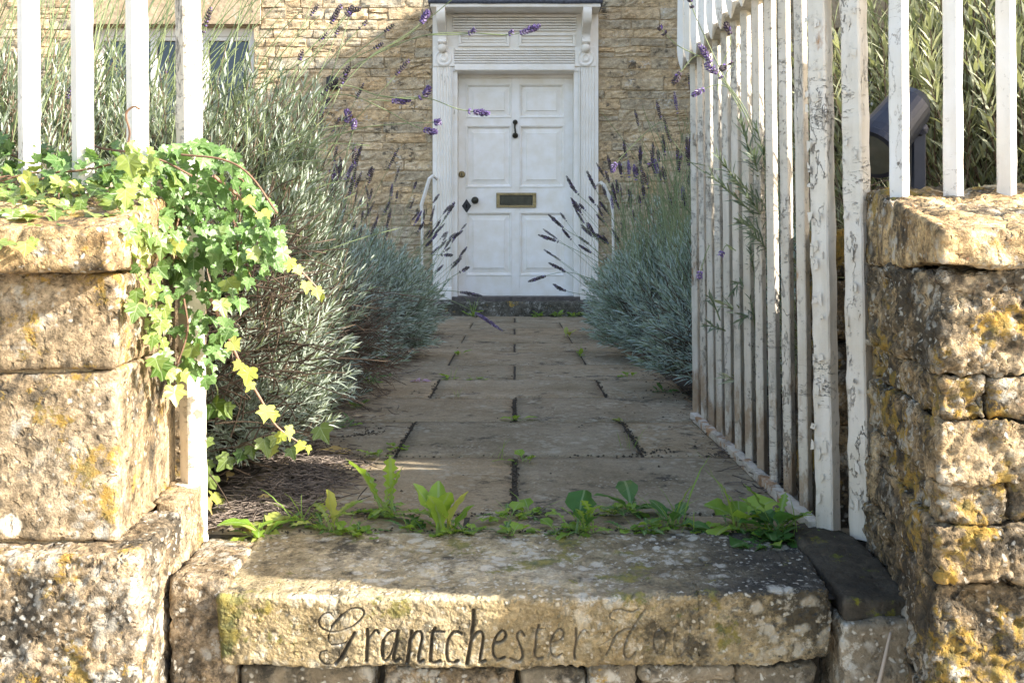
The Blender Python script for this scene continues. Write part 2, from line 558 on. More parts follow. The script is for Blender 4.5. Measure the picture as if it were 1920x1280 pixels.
M['grey_stone'] = stone_mat('grey footing stone', [(.14, .12, .09), (.26, .22, .16), (.38, .34, .27)], white=.5, yellow=.15, black=.4, bump=.7, seed=18)
M['house_stone'] = stone_mat('house stone', [(.37, .275, .16), (.49, .385, .24), (.57, .475, .33)], white=.14, yellow=0, black=.2, bump=.7, seed=21, warm=.0, objvar=.34, vstretch=1.25, fine=.28)
M['mortar'] = stone_mat('lime mortar', [(.36, .28, .18), (.44, .35, .23), (.50, .42, .30)], white=.0, yellow=0, black=.12, bump=.8, seed=23)
M['lintel'] = stone_mat('dressed lintel', [(.34, .26, .17), (.41, .33, .23), (.47, .39, .29)], white=.1, yellow=0, black=.06, bump=.35, seed=25)
M['slab'] = stone_mat('paving slab', [(.20, .163, .105), (.262, .218, .15), (.32, .275, .20)], white=.34, yellow=0, black=.16, bump=.14, warm=.3, mid=.7, seed=28, objvar=.16, fine=.30, wcol=(.40, .37, .30))
M['joint'] = plain('joint soil', (.055, .046, .034), .95, var=.5, sc=90, bump=.6)
M['soil'] = plain('dark mulch', (.045, .036, .026), .95, var=.6, sc=70, bump=.9)
M['pavement'] = plain('pale pavement', (.30, .27, .23), .9, var=.2, sc=20)
M['doorstep'] = stone_mat('mossy doorstep', [(.05, .05, .04), (.09, .085, .07), (.16, .15, .13)], white=.45, yellow=.05, black=.4, bump=.5, seed=31, wcol=(.35, .34, .31))
M['rail_paint'] = paint_mat('railing paint', (.72, .71, .685), peel=.12, rust=.18, dirt=.35, crack=.2, seed=2)
M['gate_paint'] = paint_mat('weathered gate paint', (.66, .615, .54), peel=.17, rust=.42, dirt=.7, crack=.35, seed=5, bump=.8, chip=(.44, .38, .30), foot=.36)
M['post_paint'] = paint_mat('flaking post paint', (.70, .66, .59), peel=.22, rust=.2, dirt=.55, crack=.28, seed=8, bump=1.0, zs=.4, chip=(.50, .44, .36), foot=.16)
M['rust_rail'] = paint_mat('rusting rail paint', (.62, .59, .53), peel=.42, rust=1.0, dirt=.7, crack=.6, seed=11, bump=.7, zs=1.0, chip=(.22, .13, .07))
M['door_paint'] = paint_mat('door paint', (.83, .81, .785), peel=.0, rust=0, dirt=.0, crack=.0, seed=14, bump=.12, zs=.3)
M['frame_paint'] = paint_mat('door frame paint', (.83, .805, .77), peel=.02, rust=0, dirt=.05, crack=.0, seed=17, bump=.15, zs=.3)
M['slate'] = plain('lead hood capping', (.075, .085, .12), .5, var=.5, sc=40)
M['bronze'] = plain('dark bronze', (.05, .048, .035), .4, .6, var=.3)
M['brass'] = plain('aged brass', (.24, .19, .10), .42, .7, var=.3)
M['iron'] = plain('black iron', (.03, .03, .035), .5, .3)
M['threshold'] = plain('worn oak threshold', (.10, .085, .075), .8, var=.5, sc=25)
M['lamp_blue'] = plain('dark blue grey coated metal', (.022, .027, .045), .45, .2, var=.15)
M['glass_pane'] = plain('window glass', (.02, .025, .035), .03, 0, .9, var=.1, bump=0)
M['lens'] = plain('lamp glass', (.10, .105, .09), .12, 0, .8, bump=0)
M['lens_in'] = plain('lamp reflector', (.62, .62, .42), .25, .4)
M['lav_leaf'] = leaf_mat('lavender leaf', (.13, .19, .12), (.38, .435, .36), .22, .6)
M['lav_blue'] = leaf_mat('blue lavender leaf', (.15, .225, .185), (.40, .48, .43), .2, .6)
M['lav_broad'] = leaf_mat('broad lavender leaf', (.17, .205, .115), (.38, .40, .27), .22, .6)
M['green_stem'] = leaf_mat('green stems', (.13, .175, .075), (.27, .32, .17), .1, .6)
M['twig'] = leaf_mat('brown twigs', (.085, .055, .035), (.22, .165, .12), 0, .85)
M['sprig_leaf'] = leaf_mat('sprig leaf', (.06, .09, .055), (.15, .19, .13), .2, .6)
M['dead'] = leaf_mat('dry grey litter', (.06, .05, .045), (.26, .21, .17), 0, .9)
M['spike'] = leaf_mat('lavender spike', (.045, .035, .04), (.11, .085, .12), .05, .8, age=(.86, (.20, .13, .42)))
M['spike_fresh'] = leaf_mat('fresh lavender spike', (.09, .06, .14), (.22, .16, .42), .15, .7, age=(.75, (.45, .36, .55)))
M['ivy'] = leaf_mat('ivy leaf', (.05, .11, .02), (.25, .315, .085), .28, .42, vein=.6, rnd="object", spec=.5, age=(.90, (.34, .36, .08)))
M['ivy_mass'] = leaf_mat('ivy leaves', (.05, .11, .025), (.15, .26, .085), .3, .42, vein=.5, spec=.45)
M['ivy_young'] = leaf_mat('young ivy leaf', (.36, .42, .08), (.50, .52, .16), .4, .45, vein=.5, rnd="object")
M['ivy_stem'] = plain('ivy stem', (.16, .095, .06), .85, var=.4)
M['ivy_stem_pink'] = plain('pink ivy runner', (.34, .20, .15), .7, var=.3)
M['weed'] = leaf_mat('weed leaf', (.13, .24, .03), (.27, .40, .06), .35, .45, vein=.55, rnd="object")
M['weed_pale'] = leaf_mat('pale weed leaf', (.24, .32, .05), (.40, .42, .12), .35, .5, vein=.5, rnd="object")
M['weed_dark'] = leaf_mat('dark weed leaf', (.05, .13, .03), (.09, .20, .05), .3, .45, vein=.45, rnd="object")
M['grass'] = leaf_mat('grass blade', (.12, .22, .04), (.24, .34, .08), .35, .5)
M['dry_leaf'] = leaf_mat('dry leaf', (.36, .27, .10), (.48, .36, .16), .2, .7, rnd="object")
M['petal'] = leaf_mat('pink petal', (.40, .25, .38), (.48, .33, .45), .3, .6, rnd="object")

# ---------------------------------------------------------------- ground
def slabmesh(name, lo, hi, mat, parent=None, kind=None, **k):
    V, F = box(lo, hi)
    return part(name, V, F, mat, parent, kind=kind, **k)


GX = np.linspace(-150, 150, 41)
V = np.array([(x, y, -0.36) for x in GX for y in GX])
F = np.array([(i * 41 + j, (i + 1) * 41 + j, (i + 1) * 41 + j + 1, i * 41 + j + 1) for i in range(40) for j in range(40)])
part("ground", V, F, M['pavement'], kind="structure")
# garden soil: a gently uneven bed from the wall to the house
nx, ny = 120, 130
gx, gy = np.meshgrid(np.linspace(-5.5, 3.95, nx), np.linspace(1.60, 8.36, ny), indexing='ij')
pts = np.stack([gx.ravel(), gy.ravel(), np.zeros(nx * ny)], 1)
gz = -.02 + .02 * np.clip((np.abs(pts[:, 0]) - .60) / .2, 0, 1) + .012 * fbm(pts * 9, 3) * (np.abs(pts[:, 0]) > .62)
pts[:, 2] = gz
F = np.array([(i * ny + j, (i + 1) * ny + j, (i + 1) * ny + j + 1, i * ny + j + 1) for i in range(nx - 1) for j in range(ny - 1)])
part("garden_soil", pts, F, M['soil'], kind="structure", smooth=True)

path = part("path", *box((-.70, 1.90, -.06), (.70, 8.27, -.007)), M['joint'], kind="structure")
rows = [1.915, 2.04, 2.615, 3.15, 3.67, 4.17, 4.71, 5.28, 5.84, 6.40, 6.96, 7.52, 8.08, 8.27]
sid = 0
for r in range(len(rows) - 1):
    y0, y1 = rows[r], rows[r + 1]
    if r == 0: xs = [-.62, -.1, .36, .70]
    elif r % 2 == 1: xs = [-.66, 0.0, .67]
    else: xs = [-.675, -.325, .352, .69]
    for a, b in zip(xs[:-1], xs[1:]):
        g = .0022 + random.random() * .002
        lo = (a + g * 1.5, y0 + g * .5, -.045)
        hi = (b - g * 1.5, y1 - g * .5, 0.0)
        Vb, Fb, nn = block(lo, hi, (14, 12, 2), .006, ('z0',))
        tilt = np.array([random.uniform(-.006, .006), random.uniform(-.006, .006)])
        c = Vb.mean(0)
        Vb[:, 2] += (Vb[:, 0] - c[0]) * tilt[0] + (Vb[:, 1] - c[1]) * tilt[1] + random.uniform(-.002, .003)
        Vb[:, :2] += .002 * np.stack([fbm(Vb * 11, 5, 3), fbm(Vb * 11 + 4, 6, 3)], 1)
        Vb[:, 2] += .0012 * fbm(Vb * 14, 9, 3) * (Vb[:, 2] > -.02)
        part("paving_slab", Vb, Fb, M['slab'], path, smooth=True)
        sid += 1

# ---------------------------------------------------------------- house
YW = 8.40
house = thing("house", (0, YW, 0), "honey coloured rubble stone cottage with a white panelled door, ending the path", "house")


def W(x, y, D=YW): return P(x, y, D)


def rect(x0, y0, x1, y1, yf, yb, bev=0.0, D=YW):
    """box from photo rectangle on the house front: front face at depth yf, back at yb"""
    a, b = P(x0, y1, D), P(x1, y0, D)
    return box((a[0], yf, a[2]), (b[0], yb, b[2]), bev)


# openings: door, left window, right window (X0, X1, Z0, Z1)
def XZ(x0, y0, x1, y1):
    a, b = W(x0, y1), W(x1, y0)
    return [a[0], b[0], a[2], b[2]]


DOOR = XZ(812, 15, 1121, 592)
DOOR[2] = -.2
WINL = XZ(168, 48, 476, 330)
WINR = XZ(1536, 55, 1760, 330)
LINL = XZ(160, -20, 490, 48)
LINR = XZ(1500, -10, 1790, 55)
HX0, HX1, HZ1 = -6.5, 4.0, 5.6
# backing wall, pieced round the openings
mb = MB()
def wallbox(x0, x1, z0, z1): mb.add(*box((x0, YW + .004, z0), (x1, YW + .45, z1)))
xs = sorted([HX0, HX1, DOOR[0], DOOR[1], WINL[0], WINL[1], WINR[0], WINR[1]])
for a, b in zip(xs[:-1], xs[1:]):
    m = (a + b) / 2
    op = [o for o in (DOOR, WINL, WINR) if o[0] < m < o[1]]
    if op:
        o = op[0]
        if o is not DOOR: wallbox(a, b, -.3, o[2])
        wallbox(a, b, o[3], HZ1)
    else:
        wallbox(a, b, -.3, HZ1)
mb.build("wall", M['mortar'], house)
part("light_stop", *box((HX0, YW + .46, -.3), (HX1, YW + .6, HZ1)), M['joint'], house)  # unseen panel added to stop light leaking in round the door
# side wing on the right, whose eaves shade the path and most of the front
WX, WY0, WZ = 4.0, 1.95, 5.33
part("wing_wall", *box((WX, WY0, -.3), (WX + 3.6, YW + .45, WZ)), M['mortar'], house)
part("roof", *box((HX0 - .1, YW - .1, HZ1), (HX1 - .01, YW + 4.0, HZ1 + .12)), M['slate'], house)

# rubble courses
stones = []
z = -.05
k = 0
while z < 3.0:
    hgt = random.uniform(.066, .108)
    x = -4.6 + random.uniform(0, .2)
    while x < 3.3:
        L = random.choice([random.uniform(.12, .22), random.uniform(.2, .42), random.uniform(.2, .36)])
        zz0, zz1 = z + .002, z + hgt - .002
        a, b = x, x + L
        # clip against openings
        for o in (DOOR, WINL, WINR, LINL, LINR):
            if zz1 > o[2] + .01 and zz0 < o[3] - .01:
                if a < o[0] < b: b = o[0] - .003
                elif a < o[1] < b: a = o[1] + .003
                elif a >= o[0] and b <= o[1]: b = a
        if b - a > .05:
            # occasional double height is suggested by a split stone
            if random.random() < .16 and hgt > .09:
                zm = z + hgt * random.uniform(.42, .58)
                stones.append((a, b, zz0, zm - .003)); stones.append((a, b, zm + .003, zz1))
            else:
                stones.append((a, b, zz0, zz1))
        x += L
    z += hgt
    k += 1


def stone_geo(a, b, z0, z1, s):
    off = random.uniform(.001, .012)
    n = max(3, min(10, int((b - a) / .035)))
    Vb, Fb, nn = block((a + .003, YW - off, z0), (b - .003, YW + .05, z1), (n, 1, 4), .009, ('y1',))
    fr = np.clip((YW + .03 - Vb[:, 1]) / .04, 0, 1)
    q = Vb * np.array([8, 3, 13])
    Vb[:, 1] -= fr * (.010 * fbm(q, 3, 3, .6) + .0035 * rng.standard_normal(len(Vb)))
    Vb[:, 2] += .011 * fbm(Vb * np.array([4.5, 1, 9]), 4, 3)
    Vb[:, 0] += .008 * fbm(Vb * np.array([9, 1, 14]) + 7, 6, 2)
    return Vb, Fb


def vis(st):
    a, b, z0, z1 = st
    m = (a + b) / 2
    if -2.35 < m < -.70: c = 3 if z0 > .75 else 1.4
    elif .70 < m < 1.55: c = 3 if z0 > 1.0 else 1.2
    elif m < -2.35 and z0 > 2.2: c = 1.6
    else: c = .3
    return c * (1 if z0 < 2.85 else .05) + (b - a) * .3


stones.sort(key=vis, reverse=True)
rest = MB()
for i, st in enumerate(stones):
    Vb, Fb = stone_geo(*st, i)
    if i < 296: part("stone", Vb, Fb, M['house_stone'], house)
    else: rest.add(Vb, Fb)
rest.build("rubble_masonry", M['house_stone'], house, kind="stuff")

# dressed lintels
for L in (LINL, LINR):
    wv, wf, nn = block((L[0], YW - .03, L[2] + .004), (L[1], YW + .2, L[3]), (24, 3, 8), .008)
    wv[:, 1] += .003 * fbm(wv * 12, 8)
    part("window_lintel", wv, wf, M['lintel'], house)


def window(o, mull):
    x0, x1, z0, z1 = o
    yf = YW + .10
    w = .075
    mbw = MB()
    mbw.add(*box((x0, yf, z0), (x0 + w, yf + .07, z1), .006)).add(*box((x1 - w, yf, z0), (x1, yf + .07, z1), .006))
    mbw.add(*box((x0 + w, yf + .001, z1 - w), (x1 - w, yf + .07, z1), .006)).add(*box((x0 + w, yf + .001, z0), (x1 - w, yf + .07, z0 + w), .006))
    win = mbw.build("window", M['frame_paint'], house)
    sash = MB()
    for m in mull:
        xm = x0 + (x1 - x0) * m
        sash.add(*box((xm - .028, yf + .006, z0 + w), (xm + .028, yf + .066, z1 - w), .006))
    sash.add(*box((x0 + w, yf + .012, z1 - w - .035), (x1 - w, yf + .06, z1 - w - .001), .004))
    sash.build("mullion", M['frame_paint'], win)
    cut = [x0 + w] + [x0 + (x1 - x0) * m for m in mull] + [x1 - w]
    for a, b in zip(cut[:-1], cut[1:]):
        part("pane", *box((a + .02, yf + .04, z0 + w), (b - .02, yf + .046, z1 - w - .02)), M['glass_pane'], win)
    part("sill", *box((x0 - .05, YW - .07, z0 - .09), (x1 + .05, yf + .09, z0 - .001), .01), M['lintel'], win)


window(WINL, (.36, .68))
window(WINR, (.5,))

# --- door
YL = YW + .13                       # front of the door leaf
dx0, dx1 = 858, 1076
leaf = MB()
leaf.add(*rect(857, 133, 1077, 556, YL + .022, YL + .06))
leaf.add(*rect(858, 134, 1076, 141.5, YL + .001, YL + .03, .002))
PAN = [(872, 153, 959, 217), (974, 153, 1059, 217), (872, 232, 959, 349), (974, 232, 1059, 349), (872, 397, 959, 517), (974, 397, 1059, 517)]
vx = [858, 872, 959, 974, 1059, 1076]
for a, b in ((858, 872), (959, 974), (1059, 1076)):
    leaf.add(*rect(a, 142, b, 556, YL, YL + .03, .002))
for a, b in ((142, 153), (217, 232), (349, 397), (517, 556)):
    for c, d in ((872, 959), (974, 1059)):
        leaf.add(*rect(c, a, d, b, YL + .0008, YL + .03, .002))
door = leaf.build("door", M['door_paint'], house)


def frust(x0, y0, x1, y1, inset, yo, yi):
    """ring sloping from outer rectangle at depth yo to an inner one at depth yi"""
    o = [W(x0, y0), W(x1, y0), W(x1, y1), W(x0, y1)]
    i = [W(x0 + inset, y0 + inset), W(x1 - inset, y0 + inset), W(x1 - inset, y1 - inset), W(x0 + inset, y1 - inset)]
    V = [(p[0], yo, p[2]) for p in o] + [(p[0], yi, p[2]) for p in i]
    F = [(j, (j + 1) % 4, 4 + (j + 1) % 4, 4 + j) for j in range(4)]
    return V, F


for (x0, y0, x1, y1) in PAN:
    m = MB()
    m.add(*frust(x0, y0, x1, y1, 2.0, YL - .006, YL - .004))
    m.add(*frust(x0 + 2.0, y0 + 2.0, x1 - 2.0, y1 - 2.0, 3.2, YL - .004, YL + .020))
    V, F = frust(x0, y0, x1, y1, .1, YL - .006, YL + .004); m.add(V, F)
    m.add(*frust(x0 + 5.2, y0 + 5.2, x1 - 5.2, y1 - 5.2, 8.0, YL + .020, YL + .009))
    m.add(*frust(x0 + 13.2, y0 + 13.2, x1 - 13.2, y1 - 13.2, .9, YL + .009, YL + .002))
    a, b = W(x0 + 14.1, y1 - 14.1), W(x1 - 14.1, y0 + 14.1)
    m.add([(a[0], YL + .002, a[2]), (b[0], YL + .002, a[2]), (b[0], YL + .002, b[2]), (a[0], YL + .002, b[2])], [(0, 1, 2, 3)])
    m.build("door_panel", M['door_paint'], door)
# ironmongery
c0, c1 = W(966, 226), W(966, 250)
kn = MB()
kn.add(*lathe([(.004, 0), (.022, .004), (.022, .02), (.012, .03), (.002, .034)], (c0[0], YL, c0[2]), (0, -1, 0), 14))
kn.add(*tube([(c0[0], YL - .03, c0[2]), (c0[0] - .004, YL - .04, c0[2] - .05), (c0[0] + .003, YL - .035, c1[2] + .01), (c1[0], YL - .03, c1[2] - .005)], [.011, .008, .009, .02], 8))
kn.add(*lathe([(.004, 0), (.026, .004), (.024, .022), (.004, .028)], (c1[0], YL, c1[2] - .005), (0, -1, 0), 14))
kn.build("knocker", M['bronze'], door, smooth=True)
c = W(864.5, 325)
kh = MB()
kh.add(*lathe([(.030, 0), (.030, .006), (.022, .010), (.018, .006), (.002, .006)], (c[0], YL, c[2]), (0, -1, 0), 18))
kh.build("lock_cylinder", M['brass'], door)
part("keyhole", *box((c[0] - .004, YL - .012, c[2] - .014), (c[0] + .004, YL - .0062, c[2] + .012)), M['iron'], door)
c = W(890, 375)
part("knob", *lathe([(.012, 0), (.016, .01), (.012, .03), (.026, .045), (.033, .06), (.026, .075), (.008, .082)], (c[0], YL, c[2]), (0, -1, 0), 16), M['bronze'], door, smooth=True)
c = W(873.5, 385)
d = MB()
dv = [(c[0], YL - .005, c[2] + .062), (c[0] + .042, YL - .005, c[2]), (c[0], YL - .005, c[2] - .062), (c[0] - .042, YL - .005, c[2])]
d.add(dv + [(x, YL, z_) for x, _, z_ in dv], [(0, 1, 2, 3), (0, 1, 5, 4), (1, 2, 6, 5), (2, 3, 7, 6), (3, 0, 4, 7)])
d.build("diamond_escutcheon", M['iron'], door)
part("keyhole", *box((c[0] - .006, YL - .0065, c[2] - .018), (c[0] + .006, YL - .0052, c[2] + .016)), plain('keyhole black', (.004, .004, .004), .9), door)
lp = MB()
for r_ in ((930, 360, 1006, 364.5), (930, 383.5, 1006, 388), (930, 364.5, 937, 383.5), (999, 364.5, 1006, 383.5)):
    lp.add(*rect(*r_, YL - .014, YL, .002))
lp.build("letter_plate", M['brass'], door)
part("letter_flap", *rect(937.5, 365, 998.5, 383, YL - .007, YL, .003), M['bronze'], door)

# --- surround
YF = YW - .045
sur = MB()
sur.add(*rect(812, 15, 846, 556, YF, YW + .2)).add(*rect(1089, 15, 1121, 556, YF, YW + .2))
sur.add(*rect(846, 135, 858, 556, YF + .02, YW + .2, .003)).add(*rect(1076, 135, 1089, 556, YF + .02, YW + .2, .003))
sur.add(*rect(846, 15, 1089, 135, YF + .005, YW + .2))
frame = sur.build("door_frame", M['frame_paint'], house)
for xa, xb in ((818, 851), (1083, 1116)):
    fl = MB()
    n = 6
    for j in range(n):
        xx = xa + (xb - xa) * (j + .5) / n
        p0, p1 = W(xx, 552), W(xx, 128)
        w = (xb - xa) / n * .30 * YW / FPX
        fl.add([(p0[0] - w, YF, p0[2]), (p0[0], YF - .010, p0[2]), (p0[0] + w, YF, p0[2]), (p1[0] - w, YF, p1[2]), (p1[0], YF - .010, p1[2]), (p1[0] + w, YF, p1[2])],
               [(0, 1, 4, 3), (1, 2, 5, 4), (3, 4, 5), (0, 2, 1)])
    fl.build("fluted_pilaster", M['frame_paint'], frame)
for xc in (833, 1097):
    m = MB()
    c = W(xc, 111)
    m.add(*rect(xc - 20, 91, xc + 20, 127, YF - .012, YF + .004, .004))
    m.add(*lathe([(.078, .010), (.076, .017), (.064, .024), (.056, .020), (.044, .018), (.038, .023), (.024, .028), (.016, .022), (.002, .020)], (c[0], YF, c[2]), (0, -1, 0), 24))
    m.build("roundel_block", M['frame_paint'], frame)
re = MB()
for y in np.arange(95, 121, 4.6):
    re.add(*rect(853, y, 1077, y + 3.0, YF - .018, YF + .006, .004))
re.add(*rect(853, 122, 1077, 134, YF - .012, YF + .006, .003))
re.build("reeded_head", M['frame_paint'], frame)
for xa, xb in ((860, 955), (973, 1078)):
    m = MB()
    for r_ in ((xa, 66, xb, 70), (xa, 86, xb, 90), (xa, 70, xa + 5, 86), (xb - 5, 70, xb, 86)):
        m.add(*rect(*r_, YF - .018, YF + .006, .003))
    for y in (74, 79):
        m.add(*rect(xa + 6, y, xb - 6, y + 3.2, YF - .006, YF + .006, .002))
    m.build("frieze_panel", M['frame_paint'], frame)
fr = MB()
for y in np.arange(33, 63, 5.0):
    fr.add(*rect(850, y, 1080, y + 3.2, YF - .018 - (63 - y) * .0006, YF + .006, .004))
fr.build("reeded_fascia", M['frame_paint'], frame)
# scrolled consoles
for xc in (831, 1097):
    prof = spline([(YF - .25, 2.615), (YF - .25, 2.56), (YF - .22, 2.50), (YF - .14, 2.455), (YF - .085, 2.42), (YF - .075, 2.38), (YF - .085, 2.36), (YF - .05, 2.34), (YF + .01, 2.34)], 5)
    back = [(YF + .01, 2.62)]
    pr = [tuple(p) for p in prof] + back
    X = W(xc, 50)[0]
    hw = .036
    n = len(pr)
    V = [(X - hw, p[0], p[1]) for p in pr] + [(X + hw, p[0], p[1]) for p in pr]
    F = [tuple(range(n))[::-1], tuple(range(n, 2 * n))] + [(j, (j + 1) % n, n + (j + 1) % n, n + j) for j in range(n)]
    con = part("console", V, F, M['frame_paint'], frame)
    b = MB()
    zc = 2.315
    u = np.linspace(0, math.pi, 9)
    b.add(*lathe([(max(.002, .042 * math.sin(t)), -.042 * math.cos(t)) for t in u], (X, YF - .04, zc), (0, 0, 1), 16))
    b.add(*box((X - .026, YF - .075, 2.345), (X + .026, YF + .002, 2.362), .004))
    b.build("ball_drop", M['frame_paint'], frame, smooth=True)
# hood
hz = 2.618
hood = MB()
hood.add(*box((-.715, 8.115, hz), (.728, YW + .2, hz + .03), .004))
hd = hood.build("hood", M['frame_paint'], house)
cv, cf, nn = block((-.735, 8.095, hz + .031), (.748, YW + .2, hz + .088), (60, 12, 2), .012)
cv[:, 2] += .004 * fbm(cv * 9, 3, 3) - .004
part("lead_cap", cv, cf, M['slate'], hd, smooth=True)
part("threshold", *rect(846, 556, 1089, 565, YW - .06, YW + .25, .004), M['threshold'], frame)
for xa, xb in ((809, 848), (1087, 1124)):
    part("plinth", *rect(xa, 538, xb, 562, YF - .02, YW + .15, .006), M['frame_paint'], frame)
sv, sf = stone_block((-.80, 8.21, -.03), (.80, 8.43, .125), .02, .02, .004, 10, 77, ())
part("doorstep", sv, sf, M['doorstep'], house, smooth=True)

# small lamp on the wall
c = W(624, 156)
wl_ = thing("wall_lamp", (c[0], YW, c[2]), "small black wall lamp on the stone house front to the left of the white door", "lamp")
m = MB()
m.add(*box((c[0] - .05, YW - .035, c[2] - .06), (c[0] + .05, YW - .005, c[2] + .05), .006))
m.build("back_plate", M['iron'], wl_)
part("lamp_head", *lathe([(.02, -.05), (.045, -.045), (.04, .03), (.02, .05)], (c[0], YW - .075, c[2]), (0, 0, 1), 14), M['iron'], wl_)

# white hand rails either side of the door
for pts, lab in (([(791, 470), (792, 405), (790, 385), (805, 335), (811, 330)], "short white painted iron handrail left of the door"),
                 ([(1150, 470), (1149, 400), (1147, 380), (1133, 348), (1127, 342)], "short white painted iron handrail right of the door")):
    D = 7.9
    q = [P(x, y, D) for x, y in pts]
    q = [np.array([q[0][0], D, -.03])] + q
    hr = thing("handrail", (q[0][0], D, 0), lab, "handrail")
    part("post", *tube(q[:3], [.012] * 3, 6), M['rail_paint'], hr)
    arm = q[2:] + [np.array([q[-1][0], YW - .02, q[-1][2] + .01])]
    part("arm", *tube(arm, [.012, .016, .016, .014, .012], 6), M['rail_paint'], hr)

# ---------------------------------------------------------------- garden walls
def coping_shape(y0, y1, zt0, zt1, zb):
    def f(V):
        t = np.clip((V[:, 2] - zb) / (zt0 - zb), 0, 1)
        s = np.clip((V[:, 1] - y0) / (y1 - y0), 0, 1)
        V[:, 2] += t * s * (zt1 - zt0)
        return V
    return f


lw = thing("garden_wall", (-1.2, 1.7, -.3), "sunlit squared limestone pier and wall under the ivy, left of the gateway", "garden wall")
RES = .0055
zc = .527
def lstone(lo, hi, s, mat='ashlar', amp=.004, pits=.003, res=RES, r=.009, warp=.004, shape=None):
    V, F = stone_block(lo, hi, res, min(r, .010), amp * .38, 34, s, ('y1',), warp, pits, shape)
    if lo[1] < 1.9: V[:, 0] -= np.clip(V[:, 1] - 1.48, 0, .5) * np.where(V[:, 2] > .11, .115, .07) * (V[:, 0] > -.9)
    return part("stone", V, F, M[mat], lw, smooth=True)


lstone((-1.06, 1.435, zc + .002), (-.603, 1.90, zc + .07), 201, 'coping', .006, .006, r=.022, shape=coping_shape(1.455, 1.9, zc + .07, .70, zc))
lstone((-1.62, 1.44, zc + .002), (-1.066, 1.90, zc + .072), 202, 'coping', .006, .006, .016, r=.022, shape=coping_shape(1.455, 1.9, zc + .07, .70, zc))
lstone((-2.6, 1.44, zc + .002), (-1.626, 1.90, zc + .072), 203, 'coping', .006, .006, .02, r=.022, shape=coping_shape(1.455, 1.9, zc + .07, .70, zc))
lstone((-1.15, 1.50, .3735), (-.618, 1.86, zc - .001), 204, pits=.004)
lstone((-1.00, 1.503, .103), (-.621, 1.86, .3705), 205, pits=.003)
lstone((-1.7, 1.51, .376), (-1.158, 1.86, zc - .004), 206, res=.018)
lstone((-1.6, 1.51, .106), (-1.008, 1.86, .368), 207, res=.018)
lstone((-2.6, 1.51, .106), (-1.708, 1.86, zc - .004), 208, res=.025)
lstone((-.98, 1.45, -.16), (-.570, 1.70, .1005), 209, 'base_stone', .008, .012, r=.03)
lstone((-.62, 1.705, -.16), (-.575, 1.88, .115), 219, 'ashlar', .006, .004, r=.02)
lstone((-1.7, 1.45, -.16), (-.988, 1.86, .098), 210, 'base_stone', .008, .008, .018, r=.025)
lstone((-1.3, 1.43, -.40), (-.60, 1.86, -.168), 211, 'base_stone', .008, .008, .016, r=.025)
lstone((-2.6, 1.45, -.40), (-1.308, 1.86, .098), 212, 'base_stone', .008, .008, .025, r=.025)
lstone((-1.1, 1.935, -.1), (-.636, 1.99, .50), 213, 'ashlar', .008, .006, .014)
lstone((-2.6, 1.935, -.1), (-1.108, 2.1, .50), 214, 'ashlar', .008, .006, .03)
# low stone between the pier and the carved step
def slope(V):
    V[:, 2] -= np.clip((V[:, 1] - 1.60) / .3, 0, 1) * .02 * (V[:, 2] > -.06)
    return V
lstone((-.572, 1.575, -.20), (-.462, 1.97, .012), 215, 'base_stone', .008, .008, .007, r=.022, warp=.012, shape=slope)
lstone((-.60, 1.55, -.40), (-.40, 1.95, -.207), 216, 'base_stone', .008, .008, .012, r=.02)
part("core", *box((-2.55, 1.515, -.35), (-.665, 1.88, .55)), M['mortar'], lw)

rw = thing("garden_wall", (1.2, 1.65, -.3), "rough lichen covered rubble pier and wall right of the open gate", "garden wall")
def rstone(lo, hi, s, mat='rubble', amp=.009, pits=.012, res=RES, r=.018, warp=.010, shape=None, shift=True):
    hi = (hi[0], hi[1], hi[2])
    V, F = stone_block(lo, hi, res, min(r, .007), amp * .46, 34, s, ('y1',), min(warp, .005) if shift else warp, pits * .7, shape)
    if shift:
        V[:, 0] -= splay(V[:, 1])
        V[:, 1] -= np.clip(1.86 - V[:, 1], 0, .42) * .19
    return part("stone", V, F, M[mat], rw, smooth=True)


def splay(y): return np.clip(1.80 - y, 0, .5) * .20


YR = 1.44
zrc = P(0, 503, YR)[2]
rstone((.670, 1.415, zrc + .002), (1.14, 1.86, zrc + .052), 301, 'coping', .007, .008, .0055, r=.022, shape=coping_shape(1.42, 1.88, zrc + .052, .690, zrc))
rstone((1.148, 1.42, zrc + .002), (2.6, 1.90, zrc + .052), 302, 'coping', .007, .008, .02, r=.02, shape=coping_shape(1.42, 1.88, zrc + .052, .690, zrc))
yb = [507, 692, 772, 884, 962, 1064, 1285, 1420]
sp = [.90, .70, .82, .735, .88, 1.02, .80]
for i in range(7):
    z1 = P(0, yb[i], YR)[2] - .001
    z0 = P(0, yb[i + 1], YR)[2] + .001
    o = [0, .004, -.006, .010, -.004, .006, .0][i]
    x0 = .674 + [0, .006, -.002, .004, -.004, -.008, -.01][i]
    y0 = YR + o
    amp = [.013, .010, .009, .012, .009, .010, .01][i]
    rstone((x0, y0, z0), (sp[i] + .04, 1.84, z1), 310 + i, amp=amp, pits=.016, res=.0048)
    nxt = sp[i] + .42 + .1 * math.sin(i * 2.1)
    rstone((sp[i] + .044, y0 + .006 * math.sin(i * 5), z0), (nxt, 1.84, z1), 330 + i, amp=.010, pits=.014, res=.012)
    rstone((nxt + .006, y0 + .01, z0), (2.6, 1.84, z1), 350 + i, amp=.010, pits=.01, res=.03)
part("core", *box((.69, 1.40, -.35), (2.55, 1.86, .50)), M['mortar'], rw)
for i, (a, b) in enumerate(((-.05, .20), (.206, .375), (.381, .50), (.506, .60))):
    rstone((.625, 1.95, a), (1.1, 2.14, b), 370 + i, amp=.007, pits=.008, res=.014)
rstone((1.108, 1.94, -.05), (2.6, 2.10, .60), 375, res=.03)
